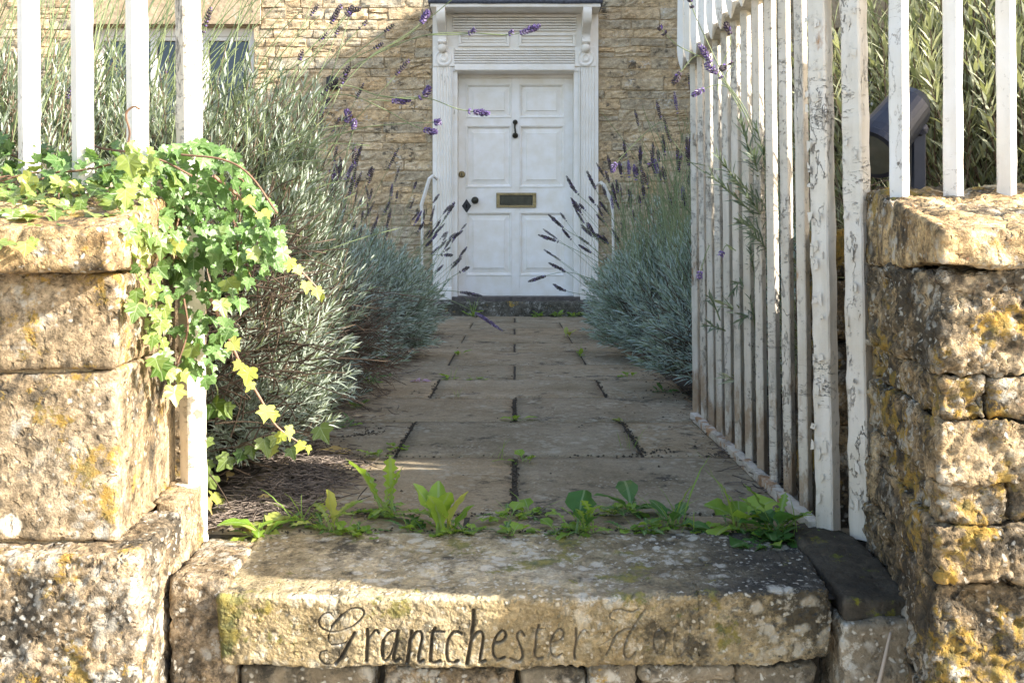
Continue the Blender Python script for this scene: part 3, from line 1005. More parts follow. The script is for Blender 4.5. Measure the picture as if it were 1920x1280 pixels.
# dark flat stone beside the step and the stone below it
def dslope(V):
    V[:, 0] += np.clip((1.9 - V[:, 1]) / .4, 0, 1) * -.012 * (V[:, 0] < .6)
    return V
rstone((.535, 1.555, -.030), (.652, 1.93, .006), 380, 'dark_stone', .006, .004, .006, r=.012, warp=.014, shift=False)
rstone((.528, 1.535, -.22), (.652, 1.80, -.034), 381, 'grey_stone', .008, .008, .007, r=.016, shift=False)
rstone((.50, 1.53, -.42), (.66, 1.80, -.227), 382, 'grey_stone', .008, .008, .01, r=.016, shift=False)

# ---------------------------------------------------------------- carved step
stp = thing("carved_step", (0, 1.7, -.12), "broad worn stone step with script lettering cut into its front edge", "step")
S1 = lambda pts: [(580 + x / 5.0526, 1110 + y / 5.0526) for x, y in pts]
S2 = lambda pts: [(940 + x / 5.0526, 1110 + y / 5.0526) for x, y in pts]
strokes = []     # (points px, half width px, depth)
def st(f, pts, w, d=1.0): strokes.append((spline(np.array(f(pts)), 7), w * 1.2, d))
st(S1, [(205,185),(150,180),(85,220),(70,270),(100,325),(170,355),(260,355),(340,335),(410,305),(480,245),(515,190),(500,150),(440,135),(370,155),(290,215),(210,300),(170,380),(170,440),(200,475),(260,475),(330,465),(380,420),(430,365)], 1.5, .8)
st(S1, [(300,205),(210,300),(168,385),(170,440)], 2.2, .9)
st(S1, [(425,375),(380,450),(330,540),(280,610),(240,650)], 2.7)
st(S1, [(240,650),(190,655),(120,645),(75,600),(80,550),(140,525)], 1.4, .8)
st(S1, [(545,345),(548,420),(545,500),(540,580),(538,645)], 2.9)
st(S1, [(550,440),(600,370),(630,345),(655,370)], 2.0, .9)
st(S1, [(810,355),(770,360),(725,395),(700,440),(688,520),(690,590),(710,635),(745,605),(775,550),(800,470)], 2.0, .9)
st(S1, [(700,440),(688,520),(692,590)], 2.9)
st(S1, [(835,350),(818,480),(797,580),(805,640),(850,610)], 2.7)
st(S1, [(965,350),(950,450),(940,550),(922,655)], 2.9)
st(S1, [(950,440),(1000,365),(1050,355),(1065,410),(1048,500),(1035,570),(1035,635),(1080,615)], 2.3)
st(S1, [(1190,315),(1162,370),(1155,480),(1145,590),(1160,640),(1235,622)], 2.7)
st(S1, [(1135,362),(1200,345),(1275,345)], 1.9, .9)
st(S1, [(1435,360),(1380,345),(1330,385),(1303,470),(1298,560),(1315,625),(1355,642),(1405,615)], 2.5)
st(S1, [(1555,150),(1545,300),(1520,470),(1490,645)], 2.9)
st(S1, [(1525,440),(1575,365),(1625,350),(1645,400),(1632,500),(1612,620),(1620,635),(1665,622)], 2.4)
st(S1, [(1745,455),(1820,445),(1862,380),(1830,340),(1780,380),(1742,470),(1742,560),(1780,618),(1850,590)], 2.1)
st(S2, [(215,385),(185,338),(148,365),(155,430),(190,510),(200,580),(160,622),(80,600)], 2.2, .75)
st(S2, [(355,290),(330,370),(322,480),(310,570),(335,610),(385,595)], 2.3, .7)
st(S2, [(315,330),(415,322)], 1.5, .5)
st(S2, [(480,460),(555,440),(590,370),(550,335),(500,370),(465,460),(470,550),(510,600),(575,570)], 1.9, .6)
st(S2, [(705,325),(708,450),(690,550),(695,615)], 2.3, .65)
st(S2, [(710,440),(755,360),(790,335),(812,362)], 1.6, .5)
st(S2, [(1075,262),(1035,245),(1025,205),(1065,160),(1130,152),(1235,180),(1295,152)], 1.4, .55)
st(S2, [(1360,160),(1270,285),(1215,380),(1165,500),(1165,590),(1215,615),(1270,560)], 2.1, .55)
st(S2, [(1225,330),(1150,350),(1085,400),(1035,490),(990,585)], 2.0, .5)
st(S2, [(930,485),(1000,450),(1100,400)], 1.2, .4)
st(S2, [(1500,345),(1452,390),(1440,490),(1470,580),(1530,565),(1556,460),(1540,375),(1500,345)], 1.8, .5)
st(S2, [(1645,360),(1632,490),(1660,590),(1715,585),(1765,480),(1790,320)], 1.7, .42)
st(S2, [(1788,320),(1770,480),(1765,580),(1800,605)], 1.8, .42)

SX0, SX1, SY0, SY1, SZ0, SZ1 = -.478, .513, 1.55, 1.905, -.112, .002
V, F, nn = block((SX0, SY0, SZ0), (SX1, SY1, SZ1), (840, 42, 96), .011, ('y1', 'z0'))
front = np.abs(nn[:, 1]) > .4
# groove distances
px = 965 + V[:, 0] * FPX / 1.55
pz = 470 - (V[:, 2] - CAMZ) * FPX / 1.55
groove = np.zeros(len(V))
sel = np.where((V[:, 1] < SY0 + .004) & (px > 585) & (px < 1310))[0]
for pts, w, d in strokes:
    x0, x1 = pts[:, 0].min() - 6, pts[:, 0].max() + 6
    y0, y1 = pts[:, 1].min() - 6, pts[:, 1].max() + 6
    ii = sel[(px[sel] > x0) & (px[sel] < x1) & (pz[sel] > y0) & (pz[sel] < y1)]
    q = np.stack([px[ii], pz[ii]], 1)
    best = np.full(len(ii), 1e9)
    for a, b in zip(pts[:-1], pts[1:]):
        ab = b - a
        t = np.clip(((q - a) @ ab) / (ab @ ab + 1e-9), 0, 1)
        best = np.minimum(best, np.linalg.norm(q - (a + t[:, None] * ab), axis=1))
    g = np.clip(1 - best / (w * 1.25), 0, 1) * d * (w / 2.2) ** .6
    groove[ii] = np.maximum(groove[ii], g)
fall = 1 - .10 * np.clip((px - 950) / 300, 0, 1)
disp = .0028 * fbm(V * 14, 41, 3) + .0013 * fbm(V * 110, 43, 3, .65) * (1 + .8 * np.clip((px - 950) / 200, 0, 1)) - .002 * np.clip(fbm(V * 45, 47, 2) - .3, 0, 1)
V = V + nn * disp[:, None]
V[:, 1] += groove * .0072 * fall
# worn, wavy edges; lower edge ragged; right end a little higher
t = np.clip((V[:, 2] - SZ0) / (SZ1 - SZ0), 0, 1)
V[:, 2] += t * (.016 * np.clip((V[:, 0] - .1) / .4, 0, 1) ** 1.5 - .004 * np.exp(-((V[:, 0] + .05) / .3) ** 2)) * np.clip((1.9 - V[:, 1]) / .35, 0, 1)
V[:, 2] += (1 - t) * (.006 * fbm(V * np.array([9, 0, 0]) + 2, 51, 4) + np.where(V[:, 0] > .40, (V[:, 0] - .40) * .12, 0))
V[:, 0] += .006 * fbm(V * 7 + 1, 53, 3) * (np.abs(V[:, 0]) > .3)
V[:, 0] += np.where(V[:, 0] < 0, -1, .9) * .03 * np.clip((V[:, 1] - SY0) / .35, 0, 1) * np.clip((np.abs(V[:, 0]) - .25) / .2, 0, 1)
V[:, 1] += .006 * fbm(V * np.array([5, 0, 0]) + 8, 57, 3) * (V[:, 1] > 1.7) - .01 * (V[:, 1] > 1.8) * np.clip((V[:, 0] - .2), 0, 1)
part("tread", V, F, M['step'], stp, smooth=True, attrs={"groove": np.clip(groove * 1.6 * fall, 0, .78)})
# rubble course under the step
fd = thing("footing_course", (0, 1.7, -.3), "low course of thin stones in shadow under the carved step", "footing")
for i, (a, b, z0, z1, y0) in enumerate(((-.46, -.23, -.21, -.132, 1.60), (-.225, .0, -.20, -.130, 1.592), (.005, .118, -.21, -.138, 1.60), (.124, .20, -.150, -.116, 1.585), (.126, .20, -.22, -.156, 1.60), (.206, .362, -.142, -.117, 1.575), (.21, .37, -.22, -.148, 1.60), (.368, .50, -.20, -.122, 1.59),
                                      (-.5, -.1, -.40, -.218, 1.6), (-.094, .3, -.40, -.228, 1.6), (.306, .52, -.40, -.232, 1.6))):
    V, F = stone_block((a, y0, z0), (b, 1.82, z1), .009, .012, .006, 14, 400 + i, ('y1',), .006, .006)
    part("stone", V, F, M['grey_stone' if i != 1 else 'base_stone'], fd, smooth=True)
part("core", *box((-.47, 1.64, -.42), (.52, 1.88, -.125)), M['joint'], fd)

# ---------------------------------------------------------------- gate, posts, railings
def diamond_bar(x, y, z0, z1, half, mat, parent, name="bar", seed=0, nz=24, rough=.0012, label=None, own=False, lean=(0, 0)):
    """square bar set corner-on; half = half diagonal; chipped corners"""
    zs = np.linspace(z0, z1, nz)
    k = 8
    V = []
    rot = [0, math.pi / 2, math.pi, 3 * math.pi / 2]
    ring = []
    for t in rot:
        for e in (-.09, .09):
            ring.append((math.cos(t + e) * .97, math.sin(t + e) * .97))
    ring = np.array(ring) * half
    for zz in zs:
        o = np.array([x + lean[0] * (z1 - zz), y + lean[1] * (z1 - zz)])
        V += [(o[0] + r_[0], o[1] + r_[1], zz) for r_ in ring]
    V = np.array(V)
    n = np.tile(ring / half, (nz, 1))
    d = rough * fbm(V * np.array([60, 60, 22]) + seed * 5.1, seed % 50, 3)
    V[:, 0] += n[:, 0] * d
    V[:, 1] += n[:, 1] * d
    F = [(i * k + j, i * k + (j + 1) % k, (i + 1) * k + (j + 1) % k, (i + 1) * k + j) for i in range(nz - 1) for j in range(k)]
    F += [tuple(range(k)), tuple(range((nz - 1) * k, nz * k))]
    return part(name, V, F, mat, parent, label=label)


def spear(x, y, z, parent, mat, s=.022):
    V, F = lathe([(s * .7, 0), (s * 1.25, .012), (s * .7, .024), (s * 1.5, .06), (s * .05, .15)], (x, y, z), (0, 0, 1), 4)
    part("finial", V, F, mat, parent)


# left railing on the wall
lr = thing("railing", (-1.1, 1.77, .66), "white iron bars rising from the ivy on the left wall", "railing")
DL = 1.76
for i, xp in enumerate((50, 150, 253)):
    x = P(xp, 300, DL)[0]
    diamond_bar(x, DL, .60, 1.42, .0205, M['rail_paint'], lr, seed=i, lean=(.008, 0))
    spear(x, DL, 1.42, lr, M['rail_paint'])
for i in range(7):
    x = P(50, 300, DL)[0] - .099 * (i + 1)
    diamond_bar(x, DL, .60, 1.42, .0205, M['rail_paint'], lr, seed=20 + i)
part("rail", *box((-1.75, DL - .016, 1.24), (-.655, DL + .016, 1.255)), M['rail_paint'], lr)
# right railing
rr = thing("railing", (1.1, 1.74, .66), "white iron bars standing on the right wall in front of the grey shrub", "railing")
DR = 1.74
for i, xp in enumerate((1682, 1783, 1883)):
    x = P(xp, 200, DR)[0]
    diamond_bar(x, DR, .655, 1.42, .0182, M['rail_paint'], rr, seed=40 + i, lean=(.006, 0))
    V, F = stone_block((x - .022, DR - .022, .640), (x + .022, DR + .022, .656), .009, .006, .002, 30, i, ('z0',), .002)
    part("lead_socket", V, F, M['dark_stone'], rr)
    spear(x, DR, 1.42, rr, M['rail_paint'])
for i in range(9):
    x = P(1883, 200, DR)[0] + .0965 * (i + 1)
    diamond_bar(x, DR, .655, 1.42, .0182, M['rail_paint'], rr, seed=60 + i)
part("rail", *box((.64, DR - .016, 1.24), (2.5, DR + .016, 1.255)), M['rail_paint'], rr)

gp = thing("gate_post", (-.63, 1.86, 0), "white iron gate post half hidden by hanging ivy, at the left pier", "gate post")
diamond_bar(P(348, 700, 1.86)[0], 1.86, -.012, 1.45, .026, M['post_paint'], gp, "post", 81, 90, .0018, lean=(.012, 0))
gp2 = thing("gate_post", (.66, 1.87, 0), "white iron gate post with cracked paint against the right lichened pier", "gate post")
diamond_bar(P(1592, 400, 1.86)[0], 1.86, .005, 1.45, .0265, M['post_paint'], gp2, "post", 82, 90, .0018, lean=(.019, 0))

gate = thing("gate", (.60, 1.9, 0), "open white iron bar gate with flaking paint, swung inward to the right of the path", "gate")
GXc = .598
def gz(d): return .012 + (.0 if d > 2 else 0)
gl = lambda d: -.006 * (d - 1.89) / .1 * 0
diamond_bar(GXc - .0065, 1.895, -.004, 1.64, .0245, M['post_paint'], gate, "stile", 90, 100, .0020, label="thick hinge stile with deeply cracked paint", lean=(.017, 0))
ds = np.linspace(1.895, 3.19, 12)[1:-1]
for i, d in enumerate(ds):
    diamond_bar(GXc - .006, d, .018, 1.60, .0142, M['gate_paint'], gate, "bar", 100 + i, 60, .0008, lean=(.012, 0))
    spear(GXc - .006, d, 1.60, gate, M['gate_paint'])
diamond_bar(GXc - .004, 3.19, .0, 1.64, .016, M['gate_paint'], gate, "end_stile", 120, 60, .0015, lean=(.008, 0))
V, F, nn = block((GXc - .017, 1.90, .003), (GXc + .008, 3.185, .026), (4, 120, 4), .003)
V += nn * (.0010 * fbm(V * 40, 5, 3))[:, None]
part("bottom_rail", V, F, M['rust_rail'], gate)
zr = 1.18
V, F, nn = block((GXc - .036, 1.90, zr), (GXc + .036, 3.20, zr + .014), (4, 60, 2), .003)
V += nn * (.001 * fbm(V * 30, 6, 3))[:, None]
part("upper_rail", V, F, M['gate_paint'], gate)
V, F, nn = block((GXc - .03, 1.90, 1.44), (GXc + .03, 3.2, 1.454), (3, 40, 2), .003)
part("top_rail", V, F, M['gate_paint'], gate)
for d in ((ds[:-1] + ds[1:]) / 2).tolist() + [3.13]:
    V, F = lathe([(.002, -.034), (.010, -.012), (.015, .012), (.0165, .034), (.0165, .05), (.014, .30), (.022, .33), (.001, .40)], (GXc - .052, d, zr), (0, 0, 1), 4)
    part("dart_drop", V, F, M['rail_paint'], gate)


# lifted flakes of old paint on the two thick uprights of the gateway
def flakes(parent, x, y, z0, z1, half, n, seed, lean):
    rg = np.random.default_rng(seed)
    m = MB()
    for i in range(n):
        z = rg.uniform(z0, z1)
        ang = rg.choice([-math.pi / 4, -3 * math.pi / 4]) + rg.normal(0, .1)
        u = rg.uniform(-.55, .55) * half
        nrm = np.array([math.cos(ang), math.sin(ang), 0])
        tan = np.array([-nrm[1], nrm[0], 0])
        c = np.array([x + lean * (z1 - z), y, z]) + nrm * half * .705 + tan * u
        w, h_ = rg.uniform(.003, .008), rg.uniform(.006, .020)
        lift = rg.uniform(.0005, .003)
        side = rg.choice([-1, 1])
        pts = []
        for a_, (tt, hh) in enumerate(((-1, -1), (1, -.8), (1, .8), (-1, 1))):
            l_ = lift if tt == side else .0004
            pts.append(c + tan * tt * w * rg.uniform(.3, 1) + np.array([0, 0, hh * h_ * rg.uniform(.2, 1)]) + nrm * (.0008 + l_))
        pts2 = [p - nrm * .0006 for p in pts]
        m.add(pts + pts2, [(0, 1, 2, 3), (7, 6, 5, 4), (0, 4, 5, 1), (1, 5, 6, 2), (2, 6, 7, 3), (3, 7, 4, 0)])
    m.build("paint_flakes", M['post_paint'], parent, kind="stuff")


flakes(gate, GXc - .0065, 1.895, .03, 1.2, .0245, 60, 1, .017)
flakes(gp2, P(1592, 400, 1.86)[0], 1.86, .03, 1.2, .0265, 45, 2, .019)

# ---------------------------------------------------------------- floodlight
fl = thing("floodlight", P(1690, 350, 2.02), "dark blue grey garden floodlight on a bracket behind the right railing", "floodlight")
c0 = P(1632, 290, 1.95)
ax = np.array([.60, .40, .60]); ax /= np.linalg.norm(ax)
part("lamp_body", *lathe([(.050, .0), (.060, .0), (.061, .014), (.056, .020), (.056, .040), (.052, .08), (.049, .16), (.038, .185), (.004, .19)], c0, ax, 28), M['lamp_blue'], fl, smooth=False)
part("lens", *lathe([(.050, -.0005), (.030, -.0015), (.002, -.002)], c0, ax, 24), M['lens'], fl)
part("reflector", *lathe([(.026, -.002), (.012, -.004), (.001, -.0042)], c0 + np.array([.006, -.004, .009]), ax, 18), M['lens_in'], fl)
b = P(1714, 300, 2.03)
part("bracket", *box((b[0] - .016, 2.0, .60), (b[0] + .014, 2.05, b[2] + .09), .004), M['lamp_blue'], fl)
part("bolt", *lathe([(.002, 0), (.013, .002), (.013, .012), (.002, .016)], (b[0], 2.0, b[2] + .06), (0, -1, 0), 8), M['lamp_blue'], fl)


# ---------------------------------------------------------------- plants: shared tools
def unit(v): return v / (np.linalg.norm(v, axis=-1, keepdims=True) + 1e-9)


def ribbons(B, Dr, Sd, L, Wd, droop=.15):
    """narrow leaves: base, direction, side, length, width -> V, F(quads; tip quad is degenerate-free kite)"""
    n = len(B)
    L = L[:, None]; Wd = Wd[:, None]
    N = unit(np.cross(Dr, Sd))
    up = np.array([0, 0, -1.0])
    p0 = B
    p1 = B + Dr * L * .45 + up * L * droop * .2
    p2 = B + Dr * L * .97 + up * L * droop
    V = np.stack([p0 - Sd * Wd * .28, p0 + Sd * Wd * .28, p1 + Sd * Wd * .5 + N * Wd * .12, p2, p1 - Sd * Wd * .5 + N * Wd * .12], 1).reshape(-1, 3)
    i = np.arange(n)[:, None] * 5
    F = np.concatenate([i + np.array([[0, 1, 2, 4]]), ], 1)
    T = np.concatenate([i + np.array([[4, 2, 3]])], 1)
    return V, F, T


def tubes_np(paths, r0, r1, k=3):
    """many thin 3 sided stems; paths (N, m, 3)"""
    N, m, _ = paths.shape
    T = unit(np.gradient(paths, axis=1))
    ref = unit(np.array([.31, .74, .2]))
    a = unit(np.cross(T, ref))
    b = np.cross(T, a)
    r = np.linspace(0, 1, m)[None, :, None]
    rad = r0 * (1 - r) + r1 * r
    ring = [paths + rad * (math.cos(2 * math.pi * j / k) * a + math.sin(2 * math.pi * j / k) * b) for j in range(k)]
    V = np.stack(ring, 2).reshape(-1, 3)
    s = np.arange(N)[:, None, None] * (m * k) + np.arange(m - 1)[None, :, None] * k
    j = np.arange(k)[None, None, :]
    q = np.stack([s + j, s + (j + 1) % k, s + k + (j + 1) % k, s + k + j], -1).reshape(-1, 4)
    return V, q


def bez(p0, p1, p2, t):
    t = t[..., None]
    return (1 - t) ** 2 * p0[:, None] + 2 * t * (1 - t) * p1[:, None] + t * t * p2[:, None]


def quadtri(V, Q, T):
    return V, [tuple(q) for q in Q] + [tuple(t) for t in T]


def mesh_qt(name, V, Q, T, mat, parent, kind=None):
    """fast mesh from quads and triangles"""
    b = BASE.get(parent.name, np.zeros(3))
    me = bpy.data.meshes.new(name)
    V = np.asarray(V - b, np.float32)
    me.vertices.add(len(V)); me.vertices.foreach_set("co", V.ravel())
    nq, nt = len(Q), len(T)
    loops = np.concatenate([Q.ravel(), T.ravel()]).astype(np.int32)
    me.loops.add(len(loops)); me.loops.foreach_set("vertex_index", loops)
    st_ = np.concatenate([np.arange(nq) * 4, nq * 4 + np.arange(nt) * 3]).astype(np.int32)
    me.polygons.add(nq + nt); me.polygons.foreach_set("loop_start", st_)
    me.update()
    me.materials.append(mat)
    o = bpy.data.objects.new(name, me)
    COL.objects.link(o); o.parent = parent
    BASE[o.name] = b
    return tag(o, kind=kind)


def shoots_leaves(p0, p1, p2, t0, npair, L, Wd, spread=.8, rg=rng):
    """leaves in rough pairs along the tip part of each shoot"""
    n = len(p0)
    t = t0 + (1 - t0) * (np.linspace(0, 1, npair)[None, :] ** .85) + rg.uniform(-.01, .01, (n, npair))
    t = np.clip(t, 0, 1)
    pos = bez(p0, p1, p2, t)
    T = unit(2 * (1 - t)[..., None] * (p1 - p0)[:, None] + 2 * t[..., None] * (p2 - p1)[:, None])
    ref = unit(np.array([.2, .5, .85]))
    a = unit(np.cross(T, ref)); b = np.cross(T, a)
    outB, outD, outS, outL = [], [], [], []
    ph = rg.uniform(0, 6.28, (n, 1)) + np.arange(npair)[None, :] * 1.9
    for s in (0, math.pi):
        an = ph + s + rg.uniform(-.5, .5, (n, npair))
        rad = np.cos(an)[..., None] * a + np.sin(an)[..., None] * b
        sp_ = spread * (1.0 - .62 * np.linspace(0, 1, npair)[None, :, None] ** 2) * rg.uniform(.7, 1.25, (n, npair, 1))
        d = unit(T * .75 + rad * sp_ + np.array([0, 0, .12]))
        side = unit(np.cross(d, rad + .01))
        outB.append(pos.reshape(-1, 3)); outD.append(d.reshape(-1, 3)); outS.append(side.reshape(-1, 3))
        prof = (.75 + .35 * np.sin(np.linspace(.2, 3.0, npair)))[None, :] * rg.uniform(.7, 1.2, (n, npair))
        outL.append((L * prof).ravel())
    B = np.concatenate(outB); Dd = np.concatenate(outD); S = np.concatenate(outS); LL = np.concatenate(outL)
    return B, Dd, S, LL, Wd * rg.uniform(.75, 1.2, len(LL))


def bush(parent, c, rad, h, n, L, Wd, leaf, bare=.0, seed=1, front=.8, t0=.62, npair=11, lean=(0, 0), emin=-.15, name="foliage", up=.5, side_bias=0, twig_r=.0016, hole=None, twigs=True, boxy=.5):
    rg = np.random.default_rng(seed)
    c = np.array(c, float)
    az = rg.uniform(0, 2 * math.pi, n)
    k = rg.random(n) < front
    az = np.where(k, rg.uniform(math.pi * .98, math.pi * 2.02, n) + side_bias, az)
    se = rg.uniform(math.sin(emin), 1, n)
    ce = (1 - np.clip(se, -1, 1) ** 2) ** boxy
    d = np.stack([np.cos(az) * ce, np.sin(az) * ce, se], 1)
    zb = .22 * h
    lump = 1 + .16 * fbm(d * 2.3 + seed, seed, 3)
    rr = rg.uniform(.78, 1.03, n) * lump
    tip = c + d * np.array([rad[0], rad[1], h - zb]) * rr[:, None] + np.array([lean[0], lean[1], 0]) * np.clip(se, 0, 1)[:, None] + np.array([0, 0, zb])
    tip[:, 2] = np.maximum(tip[:, 2], .03)
    base = c + np.stack([rg.normal(0, .18, n) * rad[0] + d[:, 0] * rad[0] * .15, rg.normal(0, .18, n) * rad[1] + d[:, 1] * rad[1] * .15, np.full(n, .02)], 1)
    mid = base + (tip - base) * .6
    mid[:, 2] = base[:, 2] + (tip[:, 2] - base[:, 2]) * np.where(se > .3, up, .75) 
    mid[:, 2] -= np.where(se < .3, .03, 0)
    if hole is not None:
        keep = hole(tip, rg)
    else:
        keep = np.ones(n, bool)
    kl = keep & (rg.random(n) > bare * np.clip((.62 - se) * 4, 0, 1))
    if twigs:
        tt = np.linspace(.05, 1, 6)[None, :].repeat(keep.sum(), 0)
        pth = bez(base[keep], mid[keep], tip[keep], tt)
        pth += rg.normal(0, .006, pth.shape)
        Vt, Qt = tubes_np(pth, twig_r * 1.5, twig_r * .7)
        mesh_qt("twigs", Vt, Qt, np.zeros((0, 3), int), M['twig'], parent, "stuff")
    B, Dd, S, LL, WW = shoots_leaves(base[kl], mid[kl], tip[kl], t0, npair, L, Wd, rg=rg)
    V, Q, T = ribbons(B, Dd, S, LL, WW)
    mesh_qt(name, V, Q, T, leaf, parent, "stuff")
    return tip[kl], unit(tip[kl] - mid[kl])


SPN = [0]


def spike_geo(pts, k0=.72, rad=.0055, whorl=.0075, rg=rng, dens=6):
    """dry lavender head along the last part of a stalk: whorls of small pointed calyces"""
    seg = np.linalg.norm(np.diff(pts, axis=0), axis=1)
    s = np.concatenate([[0], np.cumsum(seg)])
    Ltot = s[-1]
    pos = np.arange(k0 * Ltot, Ltot, whorl)
    if len(pos) > 3: pos = np.delete(pos, [1]) if rg.random() < .5 else pos
    V, F = [], []
    for u, sp_ in enumerate(pos):
        p = np.array([np.interp(sp_, s, pts[:, j]) for j in range(3)])
        p2 = np.array([np.interp(min(sp_ + .01, Ltot), s, pts[:, j]) for j in range(3)])
        p1 = np.array([np.interp(sp_ - .01, s, pts[:, j]) for j in range(3)])
        T = p2 - p1; T /= np.linalg.norm(T) + 1e-9
        a = np.cross(T, (.3, .8, .1)); a /= np.linalg.norm(a); b = np.cross(T, a)
        ff = math.sin(math.pi * (.18 + .74 * (u + .5) / len(pos)))
        for j in range(dens):
            an = 2 * math.pi * (j + .5 * (u % 2)) / dens + rg.uniform(-.3, .3)
            r_ = math.cos(an) * a + math.sin(an) * b
            d = r_ * .75 + T * .8
            l_ = rad * 1.5 * ff * rg.uniform(.8, 1.3)
            w = rad * .42
            q = np.cross(d, T); q /= np.linalg.norm(q) + 1e-9
            m = p + r_ * rad * .2 + d * l_ * .55
            e = p + d * l_ * 1.25
            n0 = len(V)
            nn_ = np.cross(q, d); nn_ /= np.linalg.norm(nn_) + 1e-9
            V += [p, m + q * w, m + nn_ * w, m - q * w, m - nn_ * w, e]
            F += [(n0, n0 + 1, n0 + 2), (n0, n0 + 2, n0 + 3), (n0, n0 + 3, n0 + 4), (n0, n0 + 4, n0 + 1), (n0 + 5, n0 + 2, n0 + 1), (n0 + 5, n0 + 3, n0 + 2), (n0 + 5, n0 + 4, n0 + 3), (n0 + 5, n0 + 1, n0 + 4)]
    return np.array(V), F


def stalk(parent, pts, k0=.72, fresh=False, rad=.0055, r=.0012, head=True, seed=0, whorl=.0075):
    pts = spline(pts, 5)
    V, F = tube(pts, np.linspace(r, r * .75, len(pts)), 4, False)
    s = part("flower_stalk", V, F, M['green_stem'], parent)
    if head:
        V, F = spike_geo(pts, k0, rad, whorl, np.random.default_rng(seed + 5))
        part("flower_spike", V, F, M['spike_fresh' if fresh else 'spike'], s)
    return s


def stalk_set(parent, tips, dirs, n, seed, length=(.22, .42), spikeL=.075, spread=.3, fresh=.07, head=.9, aim=(0, 0, 1), flt=None, rad=.0055):
    rg = np.random.default_rng(seed)
    ok = np.arange(len(tips)) if flt is None else np.where(flt(tips))[0]
    for i in rg.choice(ok, min(n, len(ok)), replace=False):
        d = dirs[i] * .5 + np.array(aim) + rg.normal(0, spread, 3) * np.array([1, 1, .3])
        d /= np.linalg.norm(d)
        L = rg.uniform(*length)
        p0 = tips[i] - d * .05
        b = rg.normal(0, .05, 3)
        p = np.array([p0, p0 + d * L * .5 + b * L, p0 + d * L + b * L * .6])
        stalk(parent, p, 1 - spikeL * rg.uniform(.6, 1.2) / L, rg.random() < fresh, rad * rg.uniform(.8, 1.15), head=rg.random() < head, seed=int(rg.integers(1e6)))


def stems_mass(parent, n, seed, box0, box1, vec, jit, L, mat, name="flower_stems", r=.0016):
    rg = np.random.default_rng(seed)
    b = rg.uniform(box0, box1, (n, 3))
    d = unit(np.array(vec) + rg.normal(0, jit, (n, 3)))
    LL = rg.uniform(*L, (n, 1))
    bend = rg.normal(0, .04, (n, 3)); bend[:, 2] = -abs(bend[:, 2])
    t = np.linspace(0, 1, 6)[None, :, None]
    pth = b[:, None] + d[:, None] * LL[:, None] * t + bend[:, None] * t ** 2
    V, Q = tubes_np(pth, r, r * .7)
    mesh_qt(name, V, Q, np.zeros((0, 3), int), mat, parent, "stuff")


GRP = "lavender bushes lining the path"
# --- left, nearest: big sunlit bush spilling over the path beside the ivy
bA = thing("lavender_bush", (-.98, 2.72, 0), "large sunlit lavender bush behind the ivy, bare brown twigs below its leaves", "lavender", GRP)
tA, dA = bush(bA, (-.98, 2.72, 0), (.53, .56, 0), 1.02, 1150, .050, .0052, M['lav_leaf'], bare=.5, seed=11, front=.75, side_bias=.45, lean=(.08, 0), npair=11, boxy=.28)
bush(bA, (-.84, 2.60, 0), (.36, .38, 0), 1.0, 520, .055, .006, M['lav_leaf'], bare=.0, seed=122, front=.85, side_bias=.5, emin=.45, boxy=.2, up=.62)
bush(bA, (-.74, 2.55, 0), (.26, .36, 0), .34, 220, .042, .0050, M['lav_leaf'], bare=.2, seed=12, front=.8, side_bias=.5, emin=.0)
bush(bA, (-.86, 2.66, 0), (.38, .36, 0), .90, 560, .052, .0058, M['lav_leaf'], bare=.6, seed=121, front=.85, side_bias=.5, emin=.0)
stems_mass(bA, 400, 131, (-.90, 2.12, .08), (-.56, 2.5, .66), (.50, -.3, .45), .30, (.10, .22), M['twig'], "bare_twigs", .0021)
stems_mass(bA, 60, 132, (-.80, 2.3, .45), (-.55, 2.6, .85), (.7, -.3, .7), .3, (.12, .28), M['green_stem'])
stalk_set(bA, tA, dA, 14, 13, (.2, .4), .06, .3, .12, .8, (.5, -.1, .6), lambda t: (t[:, 2] > .8))
# long arching flowering stems reaching across the door
def arc(parent, pp, D, k0, fresh, rad=.0075, r=.0016, seed=0, dd=0.0):
    n = len(pp)
    pts = np.array([P(x, y, D + dd * i / (n - 1)) for i, (x, y) in enumerate(pp)])
    return stalk(parent, pts, k0, fresh, rad, r, True, seed)


arc(bA, [(560, 200), (640, 140), (720, 95), (800, 66), (880, 62), (960, 65), (1014, 48)], 2.75, .915, True, seed=1)
arc(bA, [(800, 66), (875, 64), (892, 52)], 2.75, .80, True, .006, seed=2)
arc(bA, [(900, 63), (950, 66), (962, 56)], 2.75, .80, True, .006, seed=3)
arc(bA, [(540, 330), (600, 215), (690, 110), (760, 70), (860, -10), (930, -60)], 2.72, .97, False, seed=4)
arc(bA, [(690, 110), (760, 66), (790, 42), (804, 18)], 2.7, .80, True, .0085, seed=5)
arc(bA, [(560, 190), (640, 160), (720, 182), (800, 184), (860, 205), (918, 213)], 2.78, .89, True, .008, seed=6)
arc(bA, [(700, 178), (770, 186), (795, 178), (806, 160)], 2.78, .72, True, .008, seed=7)
arc(bA, [(560, 185), (650, 178), (720, 205), (780, 238), (818, 248)], 2.8, .91, True, .008, seed=8)
arc(bA, [(590, 268), (680, 240), (760, 232), (826, 229)], 2.8, .945, True, .009, seed=9)
arc(bA, [(690, 186), (740, 190), (770, 187)], 2.8, .55, True, .008, seed=10)
arc(bA, [(610, 300), (640, 250), (652, 218), (648, 205)], 2.85, .75, True, .008, seed=101)
arc(bA, [(640, 330), (652, 280), (662, 245), (664, 225)], 2.9, .82, True, .008, seed=102)
